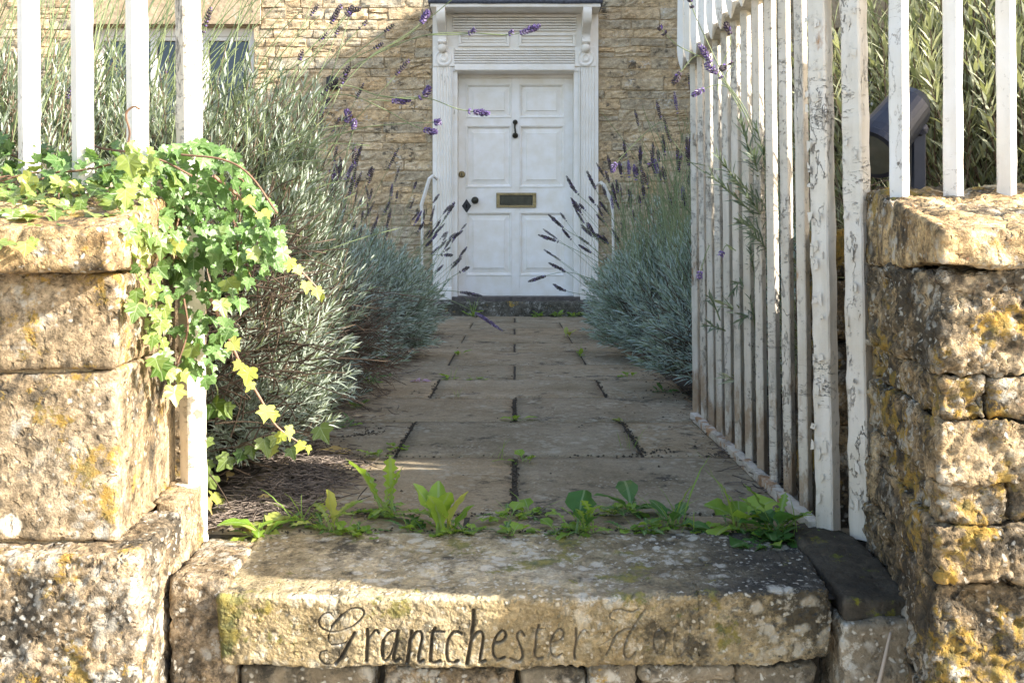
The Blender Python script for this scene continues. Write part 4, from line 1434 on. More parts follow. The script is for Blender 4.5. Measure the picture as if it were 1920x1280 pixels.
arc(bA, [(500, 240), (560, 120), (610, 60), (640, 10)], 2.75, .85, False, .007, seed=103)
arc(bA, [(480, 250), (580, 120), (650, 30), (676, 16)], 2.75, .90, False, .007, seed=104)
for i in range(8):
    x = random.uniform(470, 600)
    arc(bA, [(x, 220), (x + random.uniform(20, 60), 130), (x + random.uniform(60, 160), random.uniform(-30, 90))], 2.7 + random.uniform(-.1, .2), .9, False, .005, seed=110 + i)

# --- left, behind the railing
bB = thing("lavender_bush", (-1.65, 2.45, 0), "sunlit lavender bush with many tall green flower stems behind the left railing", "lavender", GRP)
tB, dB = bush(bB, (-1.50, 2.45, 0), (.66, .45, 0), 1.06, 1400, .054, .0058, M['lav_leaf'], bare=.0, seed=21, front=.9, emin=.35, npair=11, boxy=.25)
stems_mass(bB, 150, 22, (-2.0, 2.1, .75), (-.95, 2.5, .95), (.26, .0, 1), .14, (.35, .62), M['green_stem'])
stems_mass(bA, 130, 24, (-1.15, 2.2, .55), (-.62, 2.6, .9), (.5, -.1, .8), .25, (.15, .34), M['green_stem'])
stems_mass(bA, 90, 23, (-1.25, 2.35, .80), (-.80, 2.7, 1.0), (.45, .0, 1), .16, (.25, .5), M['green_stem'])
stalk_set(bB, tB, dB, 22, 24, (.35, .55), .07, .2, .0, 1, (.2, 0, 1), lambda t: t[:, 2] > .7)

# --- left, second: blue grey with brown legs
bC = thing("lavender_bush", (-1.0, 3.75, 0), "blue grey lavender bush with a bare twiggy flank, second along the left of the path", "lavender", GRP)
tC, dC = bush(bC, (-.98, 3.75, 0), (.54, .58, 0), .80, 1000, .052, .0062, M['lav_blue'], bare=.9, seed=31, side_bias=.4, npair=11)
bush(bC, (-.78, 3.45, 0), (.28, .34, 0), .20, 90, .036, .004, M['lav_blue'], bare=.1, seed=32, side_bias=.3, emin=.0)
stalk_set(bC, tC, dC, 46, 33, (.25, .52), .09, .24, .05, .95, (.25, 0, 1), lambda t: t[:, 2] > .5)
stems_mass(bC, 520, 34, (-.85, 3.2, .06), (-.58, 4.1, .40), (.75, -.45, .25), .35, (.10, .24), M['twig'], "bare_twigs", .0018)

# --- left, third, fourth
bD = thing("lavender_bush", (-.92, 5.0, 0), "compact blue grey lavender bush, third along the left, leaning over the slabs", "lavender", GRP)
tD, dD = bush(bD, (-.93, 5.0, 0), (.55, .60, 0), .68, 900, .054, .007, M['lav_blue'], bare=.35, seed=41, side_bias=.35, npair=11)
stalk_set(bD, tD, dD, 44, 42, (.25, .5), .085, .22, .1, .95, (.25, 0, 1), lambda t: t[:, 2] > .38)
bE = thing("lavender_bush", (-.95, 6.4, 0), "farthest lavender bush on the left, its dark spikes reaching in front of the door frame", "lavender", GRP)
tE, dE = bush(bE, (-1.0, 6.4, 0), (.50, .62, 0), .62, 560, .056, .0078, M['lav_blue'], bare=.2, seed=51, side_bias=.3, npair=10)
stalk_set(bE, tE, dE, 24, 52, (.3, .52), .09, .2, .05, 1, (.75, -.1, .75), lambda t: (t[:, 0] > -.85) & (t[:, 2] > .25), .0065)
stalk_set(bE, tE, dE, 10, 53, (.35, .5), .09, .2, .1, 1, (.1, 0, 1), lambda t: t[:, 2] > .4, .006)
for i, pp in enumerate(([(700, 520), (760, 550), (840, 545), (905, 555)], [(760, 540), (820, 470), (868, 432)], [(740, 500), (790, 480), (850, 478)], [(660, 505), (760, 525), (850, 565), (890, 585), (942, 620)], [(790, 560), (830, 530), (880, 500)], [(770, 480), (820, 430), (852, 380)])):
    arc(bD, pp, 4.7, .80, i == 3, .007, .0016, seed=500 + i)

# --- right of the path, behind the gate
bF = thing("lavender_bush", (.98, 3.75, 0), "lavender bush right of the path, pressed against the far end of the open gate", "lavender", GRP)
tF, dF = bush(bF, (1.0, 3.85, 0), (.50, .60, 0), .80, 950, .052, .0064, M['lav_blue'], bare=.45, seed=61, side_bias=-.45, npair=11)
stalk_set(bF, tF, dF, 75, 62, (.35, .68), .09, .15, .12, .95, (-.03, 0, 1), lambda t: (t[:, 2] > .40), .0065)
stems_mass(bF, 240, 63, (.58, 3.4, .5), (1.2, 4.3, .72), (-.06, 0, 1), .2, (.22, .5), M['green_stem'])
bG = thing("lavender_bush", (.95, 5.0, 0), "pale blue lavender bush in the middle of the right hand row", "lavender", GRP)
tG, dG = bush(bG, (.97, 5.0, 0), (.53, .62, 0), .78, 900, .055, .0072, M['lav_blue'], bare=.25, seed=71, side_bias=-.35, npair=11)
stalk_set(bG, tG, dG, 68, 72, (.35, .65), .09, .17, .1, .95, (-.08, 0, 1), lambda t: t[:, 2] > .4, .007)
stems_mass(bG, 230, 73, (.55, 4.5, .45), (1.3, 5.4, .7), (-.05, 0, 1), .15, (.22, .5), M['green_stem'])
bH = thing("lavender_bush", (.93, 6.3, 0), "farthest lavender bush on the right, its dark spikes leaning in front of the door", "lavender", GRP)
tH, dH = bush(bH, (1.0, 6.3, 0), (.52, .62, 0), .68, 600, .057, .008, M['lav_blue'], bare=.15, seed=81, side_bias=-.3, npair=10)
stalk_set(bH, tH, dH, 26, 82, (.32, .58), .095, .2, .04, 1, (-.75, -.1, .8), lambda t: (t[:, 0] < .85) & (t[:, 2] > .3), .0068)
stalk_set(bH, tH, dH, 14, 83, (.35, .55), .09, .2, .08, 1, (-.1, 0, 1), lambda t: t[:, 2] > .4, .006)
for i, pp in enumerate(([(1160, 520), (1110, 485), (1050, 455), (1008, 440)], [(1150, 500), (1100, 455), (1060, 430), (1028, 402)], [(1160, 560), (1110, 545), (1070, 515), (1028, 492)], [(1150, 560), (1110, 555), (1060, 545), (1036, 532)], [(1130, 530), (1060, 510), (990, 528)], [(1170, 470), (1120, 400), (1080, 360), (1062, 330)], [(1180, 460), (1130, 380), (1100, 320)], [(1160, 470), (1100, 430), (1082, 395), (1072, 372)])):
    arc(bH, pp, 5.2, .76, False, .0075, .0016, seed=600 + i)
for i, pp in enumerate(([(1330, 330), (1290, 300), (1260, 262), (1236, 230), (1160, 300), (1148, 322)], [(1330, 312), (1260, 300), (1215, 310)])):
    arc(bF, pp, 3.0, .93, i == 0, .007, .0014, seed=630 + i)

# --- right, behind the wall and the railing: broad leaved shrub, large and near
bI = thing("grey_shrub", (1.35, 2.5, 0), "tall grey green shrub with broad narrow leaves filling the view behind the right railing", "shrub")
tI, dI = bush(bI, (1.42, 2.62, 0), (.82, .62, 0), 1.50, 1000, .074, .0085, M['lav_broad'], bare=.0, seed=91, front=.93, emin=.48, npair=8, t0=.76, up=.55, twig_r=.0022)
bush(bI, (1.40, 2.62, 0), (.78, .56, 0), .95, 520, .060, .0085, M['lav_broad'], bare=.0, seed=96, front=.5, emin=.0, npair=9, t0=.7, hole=lambda t, rg: (t[:, 1] > 2.3) | (t[:, 2] > .9))
bush(bI, (1.05, 2.45, 0), (.42, .34, 0), 1.0, 260, .060, .0085, M['lav_broad'], bare=.0, seed=92, front=.9, emin=.55, npair=9, t0=.74, hole=lambda t, rg: (t[:, 0] > .80) | (t[:, 2] > .85))
stems_mass(bI, 420, 93, (.72, 2.15, .45), (2.0, 2.7, .72), (.0, 0, 1), .55, (.1, .28), M['twig'], "bare_twigs", .0018)
stems_mass(bI, 70, 94, (.75, 2.35, 1.0), (1.9, 2.7, 1.25), (-.2, 0, 1), .3, (.2, .45), M['green_stem'])
bush(bI, (1.0, 2.40, 0), (.30, .27, 0), .72, 420, .05, .007, M['lav_broad'], bare=.0, seed=97, front=.6, emin=.0, npair=9, t0=.65)  # hidden low foliage added to keep sun streaks off the path
bush(bI, (1.30, 2.28, 0), (.56, .28, 0), 1.0, 800, .055, .008, M['lav_broad'], bare=.0, seed=98, front=.7, emin=.0, npair=9, t0=.6, boxy=.3, hole=lambda t, rg: (t[:, 1] > 2.03) & ((t[:, 2] < .68) | (t[:, 1] > 2.3)))  # more unseen infill, placed to block low sun through the gate
# sprays that poke through the gate bars towards the path
rgs = np.random.default_rng(95)
def sprig(parent, pp, D, L=.048, Wd=.0056, t0=.25, npair=17, dd=-.1):
    pts = np.array([P(x, y, D) for x, y in pp])
    pts[:, 1] += np.linspace(0, dd, len(pts))
    p0, p1, p2 = [q[None] for q in (pts[0], 2 * pts[1] - .5 * (pts[0] + pts[2]), pts[2])]
    Vt, Qt = tubes_np(bez(p0, p1, p2, np.linspace(0, 1, 10)[None]), .0022, .0012, 4)
    s = mesh_qt("shoot", Vt, Qt, np.zeros((0, 3), int), M['green_stem'], parent)
    B, Dd, S, LL, WW = shoots_leaves(p0, p1, p2, t0, npair, L, Wd, .95, rgs)
    V, Q, T = ribbons(B, Dd, S, LL, WW)
    mesh_qt("shoot_leaves", V, Q, T, M['sprig_leaf'], s, "stuff")


for pp in ([(1452, 470), (1440, 380), (1400, 250)], [(1452, 440), (1400, 380), (1330, 300)], [(1458, 480), (1430, 400), (1360, 345)], [(1455, 400), (1440, 330), (1430, 255)], [(1450, 450), (1400, 400), (1318, 335)],
           [(1452, 470), (1420, 440), (1372, 420)], [(1455, 500), (1430, 470), (1392, 440)], [(1450, 380), (1405, 310), (1372, 240)], [(1450, 430), (1415, 340), (1395, 300)], [(1455, 480), (1425, 420), (1385, 375)]):
    sprig(bI, pp, 2.42)
for pp in ([(1420, 640), (1410, 600), (1398, 560)], [(1400, 560), (1385, 530), (1368, 545)], [(1350, 600), (1335, 570), (1322, 555)], [(1360, 620), (1340, 612), (1318, 608)], [(1420, 520), (1408, 500), (1398, 470)], [(1415, 600), (1400, 590), (1380, 598)]):
    sprig(bI, pp, 2.5, .032, .006, .2, 7, -.05)
for i, (pp, fr_) in enumerate((([(1440, 330), (1390, 200), (1345, 140), (1318, 92), (1306, 84)], True), ([(1430, 300), (1400, 210), (1352, 145), (1330, 128), (1322, 118)], True), ([(1400, 220), (1370, 170), (1340, 160), (1296, 180)], True), ([(1390, 210), (1360, 150), (1374, 120), (1350, 130)], False),
                              ([(1352, 145), (1310, 105), (1280, 130), (1262, 158)], False), ([(1360, 150), (1322, 70), (1300, 20), (1290, -20)], False), ([(1380, 470), (1362, 460), (1352, 478)], True), ([(1330, 460), (1322, 480), (1310, 520)], True), ([(1310, 105), (1270, 85), (1236, 52)], False), ([(1345, 170), (1350, 130), (1370, 80), (1360, 40)], False))):
    arc(bI, pp, 2.36, .80, fr_, .0065, .0013, seed=700 + i)


# ---------------------------------------------------------------- ivy
def ivy_leaf(seed):
    rg = np.random.default_rng(seed)
    half = np.array([(0.0, -.02), (.14, -.13), (.36, -.10), (.50, .02), (.40, .16), (.52, .30), (.60, .44), (.44, .46), (.30, .52), (.20, .68), (.10, .86)])
    half = half * rg.uniform(.88, 1.12, half.shape)
    half[0, 0] = 0
    pts = [tuple(p) for p in half] + [(0, 1.0)] + [(-x * rg.uniform(.9, 1.1), y * rg.uniform(.95, 1.05)) for x, y in half[1:][::-1]]
    pts = np.array([(0, .28)] + pts)
    n = len(pts) - 1
    z = .16 * np.abs(pts[:, 0]) * rg.uniform(.2, 1.2) - .16 * pts[:, 1] ** 2 * rg.uniform(.2, 1.3) + rg.normal(0, .02, len(pts))
    V = np.column_stack([pts, z])
    F = [(0, 1 + j, 1 + (j + 1) % n) for j in range(n)]
    return V, F


LIB = [ivy_leaf(s) for s in range(4)]
LIBM = {}
def leaf_mesh(kind, mat):
    key = (kind, mat)
    if key not in LIBM:
        V, F = LIB[kind]
        LIBM[key] = mesh(V, F, M[mat], False, "ivy_leaf", {"lp": V})
    return LIBM[key]


def frame_mat(pos, tipdir, normal, s):
    y = Vector(tipdir).normalized()
    n = Vector(normal)
    x = y.cross(n).normalized()
    z_ = x.cross(y).normalized()
    m = Matrix((x, y, z_)).transposed().to_4x4()
    return Matrix.Translation(Vector(pos)) @ m @ Matrix.Scale(s, 4)


ivy = thing("ivy", (-.7, 1.8, .6), "bright green ivy draped over the left wall end and hanging down its gate post", "ivy")
IB = Vector((-.7, 1.8, .6))
rgi = np.random.default_rng(77)
from itertools import product
poly = [(-60, 240), (60, 262), (150, 300), (215, 262), (290, 268), (380, 262), (440, 285), (475, 340), (520, 395), (565, 470), (560, 510), (515, 500), (480, 520), (452, 560), (440, 625), (415, 680), (408, 735), (392, 720), (352, 690), (325, 735), (296, 700), (276, 645), (262, 590), (240, 545), (228, 475), (220, 425), (150, 410), (128, 432), (80, 440), (40, 466), (0, 455), (-60, 450)]
def inside(x, y):
    c = False
    j = len(poly) - 1
    for i in range(len(poly)):
        xi, yi = poly[i]; xj, yj = poly[j]
        if (yi > y) != (yj > y) and x < (xj - xi) * (y - yi) / (yj - yi) + xi: c = not c
        j = i
    return c


def ivy_depth(x, y):
    # on the coping it lies on the sloping top; past the corner it hangs in a curtain
    if x < 232: return 1.47 + (1.83 - 1.47) * np.clip((452 - y) / 170, 0, 1)
    k = np.clip((x - 232) / 120, 0, 1)
    return 1.52 + k * .26 + (.06 if y < 400 else 0)


leaves = []
tries = 0
while len(leaves) < 900 and tries < 12000:
    tries += 1
    x, y = rgi.uniform(-60, 535), rgi.uniform(255, 740)
    if not inside(x, y): continue
    # thinner low down, thick above
    dens = 1.0 if y < 470 else .55
    if 318 < x < 385 and y > 600: dens = .35
    if x < 232 and y > 380: dens = .75
    if rgi.random() > dens: continue
    D = ivy_depth(x, y) + rgi.uniform(-.07, .06)
    p = P(x, y, D)
    if x < 232:
        nrm = np.array([.25, -.55, .75]) + rgi.normal(0, .38, 3)
        tip = np.array([.2, -.75, -.45]) + rgi.normal(0, .5, 3)
    else:
        nrm = np.array([.62, -.62, .32]) + rgi.normal(0, .36, 3)
        tip = np.array([.25, -.15, -1.0]) + rgi.normal(0, .38, 3)
    s = rgi.choice([rgi.uniform(.014, .022), rgi.uniform(.021, .029), rgi.uniform(.028, .039)], p=[.45, .42, .13])
    leaves.append((D, p, tip, nrm, s))
leaves.sort(key=lambda l: l[0] - l[4] * 4)
mv, mf, ml, mn = [], [], [], 0
for i, (D, p, tip, nrm, s) in enumerate(leaves):
    mm = frame_mat(p, tip, nrm, s)
    kd = int(rgi.integers(4))
    if i < 292:
        o = bpy.data.objects.new("leaf", leaf_mesh(kd, 'ivy'))
        COL.objects.link(o)
        o.parent = ivy
        o.matrix_basis = Matrix.Translation(-IB) @ mm
    else:
        V, F = LIB[kd]
        A = np.array(mm)
        mv.append(V @ A[:3, :3].T + A[:3, 3]); ml.append(V)
        mf += [tuple(a + mn for a in f) for f in F]; mn += len(V)
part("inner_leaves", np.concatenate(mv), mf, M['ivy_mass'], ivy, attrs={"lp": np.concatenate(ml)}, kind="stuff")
sm = MB()
for i in range(26):
    x = rgi.uniform(-20, 460); y = rgi.uniform(290, 380)
    pp = [P(x, y, ivy_depth(x, y) + .03)]
    for j in range(6):
        x += rgi.uniform(-12, 24); y += rgi.uniform(5, 60) if x > 232 else rgi.uniform(-12, 22)
        pp.append(P(x, y, ivy_depth(x, y) + .02))
    sm.add(*tube(spline(pp, 4), np.linspace(.0018, .0008, 25), 4, False))
for pp in ([(-20, 345), (60, 325), (150, 320), (250, 300), (300, 300), (360, 330)], [(130, 225), (165, 250), (180, 275), (240, 285)], [(235, 285), (243, 250), (236, 215), (250, 200), (262, 205)], [(225, 400), (236, 440), (240, 500), (252, 560)], [(340, 290), (420, 300), (470, 330), (520, 400)], [(345, 560), (352, 620), (330, 690), (326, 715)]):
    sm.add(*tube(spline([P(x, y, 1.72 if x > 232 else ivy_depth(x, y) - .02) for x, y in pp], 5), .0021, 5, False))
sm.build("ivy_stems", M['ivy_stem'], ivy)


def put_leaf(parent, base, p, tip, nrm, s, mat, name="leaf", kd=0):
    o = bpy.data.objects.new(name, leaf_mesh(kd, mat))
    COL.objects.link(o); o.parent = parent
    o.matrix_basis = Matrix.Translation(-Vector(base)) @ frame_mat(p, tip, nrm, s)
    return o


# two long runners with yellow young leaves
for run, lv in (([(395, 560), (425, 625), (455, 690), (490, 750), (520, 800), (575, 838)], [(432, 640, .028), (452, 680, .022), (468, 690, .034), (472, 716, .022), (500, 762, .034), (512, 772, .022), (540, 800, .030), (530, 812, .024), (565, 828, .028), (578, 836, .018)]),
                ([(400, 330), (450, 370), (490, 410), (540, 480), (600, 545)], [(462, 372, .024), (490, 398, .028), (512, 430, .03), (545, 486, .026), (555, 500, .022), (575, 530, .024), (592, 540, .026), (604, 552, .016), (530, 460, .022)])):
    D0, D1 = 1.76, 1.98
    q = np.array([P(x, y, D0 + (D1 - D0) * i / (len(run) - 1)) for i, (x, y) in enumerate(run)])
    part("runner", *tube(spline(q, 6), np.linspace(.0035, .0016, (len(run) - 1) * 6 + 1), 5), M['ivy_stem_pink'], ivy, smooth=True, label="long pinkish trailing stem with young yellow leaves")
    for j, (x, y, s) in enumerate(lv):
        p = P(x, y, D0 + (D1 - D0) * j / len(lv) - .01)
        put_leaf(ivy, IB, p, np.array([rgi.normal(0, .6), -.2, -1 + rgi.normal(0, .5)]), np.array([.5, -.7, .3]) + rgi.normal(0, .3, 3), s, 'ivy_young', kd=j % 4)
# scattered ground ivy by the pier foot
gi = thing("ground_ivy", P(430, 890, 2.15), "dark ivy leaves on the ground at the foot of the left pier", "ivy")
gb = P(430, 890, 2.15)
for (x, y, s) in ((400, 905, .045), (398, 770, .052), (420, 775, .038), (388, 835, .03), (495, 838, .045), (512, 850, .03), (545, 855, .03), (600, 815, .045), (430, 870, .04), (455, 860, .03), (400, 940, .05), (385, 880, .035), (395, 700, .03), (470, 850, .03), (520, 830, .03)):
    put_leaf(gi, gb, P(x, y - 14, 2.12), np.array([rgi.normal(.1, .4), -.5, -.8]), np.array([.2, -.75, .5]) + rgi.normal(0, .3, 3), s, 'ivy', kd=int(rgi.integers(4)))


# ---------------------------------------------------------------- weeds
def strap_leaf(prof, n=9, bend=.6, fold=.25, lobes=0.0, seed=0, twist=.0):
    """long leaf along +y of unit length, curling back as it rises; lp = (x, y)"""
    rg = np.random.default_rng(seed)
    V, lp = [], []
    ts = np.linspace(0, 1, n)
    py, pz, an = 0.0, 0.0, 0.0
    for i, t in enumerate(ts):
        if i:
            an = bend * t
            st_ = 1 / (n - 1)
            py += math.cos(an) * st_; pz -= math.sin(an) * st_
        w = np.interp(t, *zip(*prof))
        if lobes: w *= 1 - lobes * (i % 2) * rg.uniform(.6, 1.2)
        wv = rg.uniform(-.3, .3) * w
        tw = twist * t
        for sx in (-1, -.5, 0, .5, 1):
            xx = sx * w * rg.uniform(.92, 1.08)
            zz = abs(sx) * w * fold + (wv if abs(sx) == 1 else 0)
            V.append((xx * math.cos(tw) - zz * math.sin(tw), py, pz + zz * math.cos(tw) + xx * math.sin(tw)))
            lp.append((xx, t, 0))
    F = []
    V = np.array(V)
    V[:, 2] += .018 * fbm(V * 11 + seed, seed, 3) * np.clip(V[:, 1] * 2, 0, 1)
    for i in range(n - 1):
        for j in range(4):
            F.append((i * 5 + j, i * 5 + j + 1, i * 5 + 6 + j, i * 5 + 5 + j))
    return np.array(V), F, np.array(lp)


DAND = [(0, .025), (.2, .03), (.4, .075), (.65, .115), (.85, .10), (1, .01)]
OVAL = [(0, .025), (.22, .04), (.38, .16), (.6, .23), (.82, .17), (1, .03)]
ROUND = [(0, .02), (.42, .03), (.5, .30), (.72, .40), (.92, .26), (1, .08)]
BLADE = [(0, .012), (.5, .014), (1, .002)]
WL = {}
def wleaf(kind, var, mat, bend):
    key = (kind, var, mat, round(bend, 1))
    if key not in WL:
        prof = dict(d=DAND, o=OVAL, r=ROUND, b=BLADE)[kind]
        V, F, lp = strap_leaf(prof, 17 if kind == 'd' else 10, bend, .28, (.7 if kind == 'd' else .16), var * 7 + len(kind), (var - 1) * .3)
        WL[key] = mesh(V, F, M[mat], True, "weed_leaf", {"lp": lp})
    return WL[key]


def weed(name, px, D, label, cat, spec, seed, group=None):
    """spec: list of (kind, mat, n, length, lean from vertical in degrees range, bend)"""
    rg = np.random.default_rng(seed)
    b = P(px[0], px[1], D)
    b[2] = max(b[2], -.004)
    t = thing(name, b, label, cat, group)
    if px[1] > 940: spec = list(spec) + [('r', 'weed', 5, .034, (40, 88), .6), ('d', 'weed_dark', 4, .055, (45, 85), .8), ('b', 'grass', 3, .07, (10, 70), .7)]
    for kind, mat, n, L, lean, bend in spec:
        for i in range(n):
            az = 2 * math.pi * (i + rg.uniform(-.5, .5)) / n
            le = R(rg.uniform(*lean))
            tip = Vector((math.cos(az) * math.sin(le), math.sin(az) * math.sin(le), math.cos(le)))
            nr = Vector((-math.cos(az) * math.cos(le), -math.sin(az) * math.cos(le), math.sin(le)))
            o = bpy.data.objects.new("leaf" if kind != 'b' else "blade", wleaf(kind, int(rg.integers(3)), mat, bend))
            COL.objects.link(o); o.parent = t
            o.matrix_basis = frame_mat((rg.normal(0, .012), rg.normal(0, .006), 0), tip, nr, L * rg.uniform(.5, 1.15) * (1.22 if px[1] > 940 else 1.0))
    return t


WG = "weeds growing along the back of the carved step"
weed("dandelion", (492, 1004), 1.90, "pale yellow green weed with broad sunlit leaves at the left end of the carved step", "weed", [('o', 'weed_pale', 6, .095, (35, 80), 1.0), ('o', 'weed', 4, .08, (10, 45), 1.3)], 1, WG)
weed("dandelion", (615, 995), 1.92, "small yellowing weed between two larger clumps left of centre behind the carved step", "weed", [('d', 'weed_pale', 5, .085, (25, 75), .9), ('o', 'weed_pale', 1, .075, (2, 8), .2), ('d', 'weed', 3, .08, (10, 50), .9)], 2, WG)
weed("dandelion", (728, 965), 2.02, "tall upright dandelion with long narrow toothed leaves behind the carved step", "weed", [('d', 'weed', 5, .125, (8, 38), .3), ('d', 'weed', 7, .11, (40, 78), .7), ('d', 'weed_dark', 4, .10, (50, 80), .8)], 3, WG)
weed("dandelion", (840, 1003), 1.90, "bright green weed with rounded upright leaves just left of the middle joint", "weed", [('o', 'weed', 5, .085, (5, 35), .7), ('o', 'weed_pale', 2, .08, (5, 30), .6), ('d', 'weed', 7, .07, (30, 75), .9)], 4, WG)
weed("small_weed", (950, 972), 1.98, "tiny round leaved seedling at the end of the middle paving joint", "weed", [('r', 'weed', 5, .045, (45, 80), .6)], 5, WG)
weed("dandelion", (1090, 998), 1.90, "low clump of curled green leaves right of the middle joint behind the step", "weed", [('d', 'weed', 11, .075, (5, 50), .9), ('o', 'weed', 5, .05, (40, 80), .6), ('r', 'weed_dark', 3, .07, (10, 30), .5)], 6, WG)
weed("broadleaf_weed", (1185, 960), 2.03, "dark green broad leaved weed on the slabs right of centre", "weed", [('o', 'weed_dark', 7, .085, (35, 72), .8)], 7, WG)
weed("broadleaf_weed", (1262, 985), 1.95, "rounded dark leaves mixed with upright grass blades, before the gate", "weed", [('o', 'weed_dark', 5, .09, (15, 60), 1.0), ('b', 'grass', 9, .12, (5, 55), .6)], 8, WG)
weed("broadleaf_weed", (1378, 988), 1.93, "lobed light green weed at the foot of the open gate", "weed", [('r', 'weed', 7, .075, (25, 70), .8), ('b', 'grass', 4, .14, (5, 40), .5)], 9, WG)
weed("creeping_weed", (1452, 1000), 1.87, "leafy clump creeping over the carved step's back right corner beneath the gate", "weed", [('r', 'weed_dark', 11, .06, (45, 88), .7), ('d', 'weed', 6, .10, (5, 50), .6), ('r', 'weed_dark', 6, .075, (20, 60), .9)], 10, WG)
weed("creeping_weed", (1430, 1018), 1.83, "flat dark round leaves lying on the right end of the carved step", "weed", [('r', 'weed_dark', 9, .055, (70, 90), .4)], 13, WG)
weed("creeping_weed", (1495, 1020), 1.84, "low dark leaves next to the dark flat stone at the gate foot", "weed", [('r', 'weed_dark', 8, .05, (55, 88), .5)], 14, WG)
weed("grass_tuft", (565, 985), 1.95, "thin grass tuft in the litter left of the path behind the step", "grass", [('b', 'grass', 10, .10, (15, 70), .6)], 11, WG)
for i, (x, y, s, lab) in enumerate(((690, 1003, .03, "tiny seedling below the right side of the tall toothed dandelion"), (955, 1003, .028, "tiny seedling on the step's back edge below the middle paving joint"), (1185, 996, .03, "tiny seedling on the step edge below the dark broad leaved weed"), (1320, 996, .03, "tiny seedling between the grass blades and the lobed gate weed"), (660, 1000, .03, "tiny seedling beside the small yellowing weed on the step edge"),
        (775, 996, .035, "tiny seedling just left of the bright rounded weed"), (870, 1000, .028, "tiny seedling just right of the bright rounded weed"), (1000, 965, .028, "tiny seedling on the slab joint right of the middle joint's end"), (1040, 998, .03, "tiny seedling left of the low curled leaf clump"), (1150, 962, .03, "tiny seedling on the slab joint left of the dark broad leaved weed"), (1225, 996, .03, "tiny seedling in front of the weed with upright grass blades"))):
    weed("seedling", (x, y), 1008 / (y - 470), lab, "weed", [('r', 'weed', 4, s, (45, 85), .5)], 20 + i, "tiny seedlings along the back edge of the step")
JW = (((860, 666), .07, "leafy weed in a left joint, two thirds up the path", [('o', 'weed', 5, .07, (15, 60), .7)]),
      ((845, 712), .06, "small spreading weed in the left joint beside two others", [('o', 'weed', 4, .055, (30, 70), .6), ('b', 'grass', 3, .06, (10, 50), .4)]),
      ((885, 712), .06, "low grassy weed on the joint line near the pink fallen petal", [('o', 'weed', 4, .045, (45, 80), .6), ('b', 'grass', 5, .06, (20, 60), .5)]),
      ((912, 712), .05, "smallest of the three weeds in a line on the left joint", [('o', 'weed', 3, .04, (60, 85), .5)]),
      ((855, 744), .05, "short grass tuft growing from a slab left of the centre joint", [('b', 'grass', 7, .05, (10, 50), .5)]),
      ((970, 788), .07, "lone green weed at the head of the middle joint, halfway up the path", [('o', 'weed', 6, .06, (35, 75), .8)]),
      ((978, 866), .08, "bushy weed at the near head of the middle joint", [('d', 'weed', 7, .06, (20, 75), .9), ('r', 'weed', 3, .05, (20, 70), .6)]),
      ((935, 858), .06, "few thin grass blades left of the bushy joint weed", [('b', 'grass', 5, .07, (10, 40), .4)]),
      ((1090, 668), .08, "yellow green grass tuft in the far right joint", [('b', 'grass', 8, .09, (5, 35), .4), ('o', 'weed', 3, .05, (10, 50), .6)]),
      ((1163, 790), .06, "yellowish small weed at the corner of a right slab", [('o', 'weed_pale', 4, .05, (20, 70), .6)]),
      ((1186, 840), .06, "thin grass line in the near right joint", [('b', 'grass', 6, .07, (5, 50), .4)]),
      ((1178, 706), .06, "wispy weed under the right lavender edge", [('o', 'weed', 5, .06, (30, 70), .6), ('b', 'grass', 4, .06, (20, 60), .5)]),
      ((1065, 632), .07, "small yellow green tuft under the right lavender near the doorstep", [('o', 'weed_pale', 4, .07, (10, 50), .6)]),
      ((750, 842), .06, "pale seedlings in the near left joint", [('r', 'weed', 5, .045, (30, 80), .6)]),
      ((700, 855), .06, "flat weed between the near left slabs beside the litter", [('o', 'weed', 5, .05, (55, 85), .5)]),
      ((1240, 735), .06, "dark little weed at the base of the right lavender by the gate end", [('o', 'weed_dark', 6, .06, (25, 75), .6)]))
for i, (px, s, lab, spec) in enumerate(JW):
    weed("path_weed", px, 1008 / (px[1] - 470), lab, "weed", spec, 40 + i, "weeds in the path joints")
weed("grass_tuft", (885, 594), 8.13, "bright grass tuft against the doorstep left of centre", "grass", [('b', 'grass', 12, .20, (5, 45), .5), ('o', 'weed', 4, .12, (20, 60), .5)], 70)
for i, x in enumerate((1010, 1045, 1075, 1098)):
    weed("moss_clump", (x, 593), 8.15, ("first low green clump right of the middle at the doorstep foot", "second low green clump along the doorstep foot, counting from the middle", "third low green clump along the doorstep foot, counting from the middle", "low green clump at the doorstep's right end, beside the lavender")[i], "weed", [('o', 'weed', 12, .075, (25, 85), .7)], 71 + i, "green clumps at the foot of the doorstep")
for i, (x, y) in enumerate(((690, 720), (715, 690), (665, 765), (650, 800), (745, 660))):
    weed("edge_weed", (x, y), 1008 / (y - 470), ("leafy green weed at the foot of the left lavender", "upright green weed under the twiggy left bush", "small green weed at the left edge of the slabs", "lowest weed on the left edge of the path", "weed under the compact left bush")[i], "weed", [('d', 'weed_dark', 9, .13 if i < 2 else .06, (15, 70), .7), ('o', 'weed', 4, .06, (30, 80), .6)], 80 + i, "weeds under the left lavender")

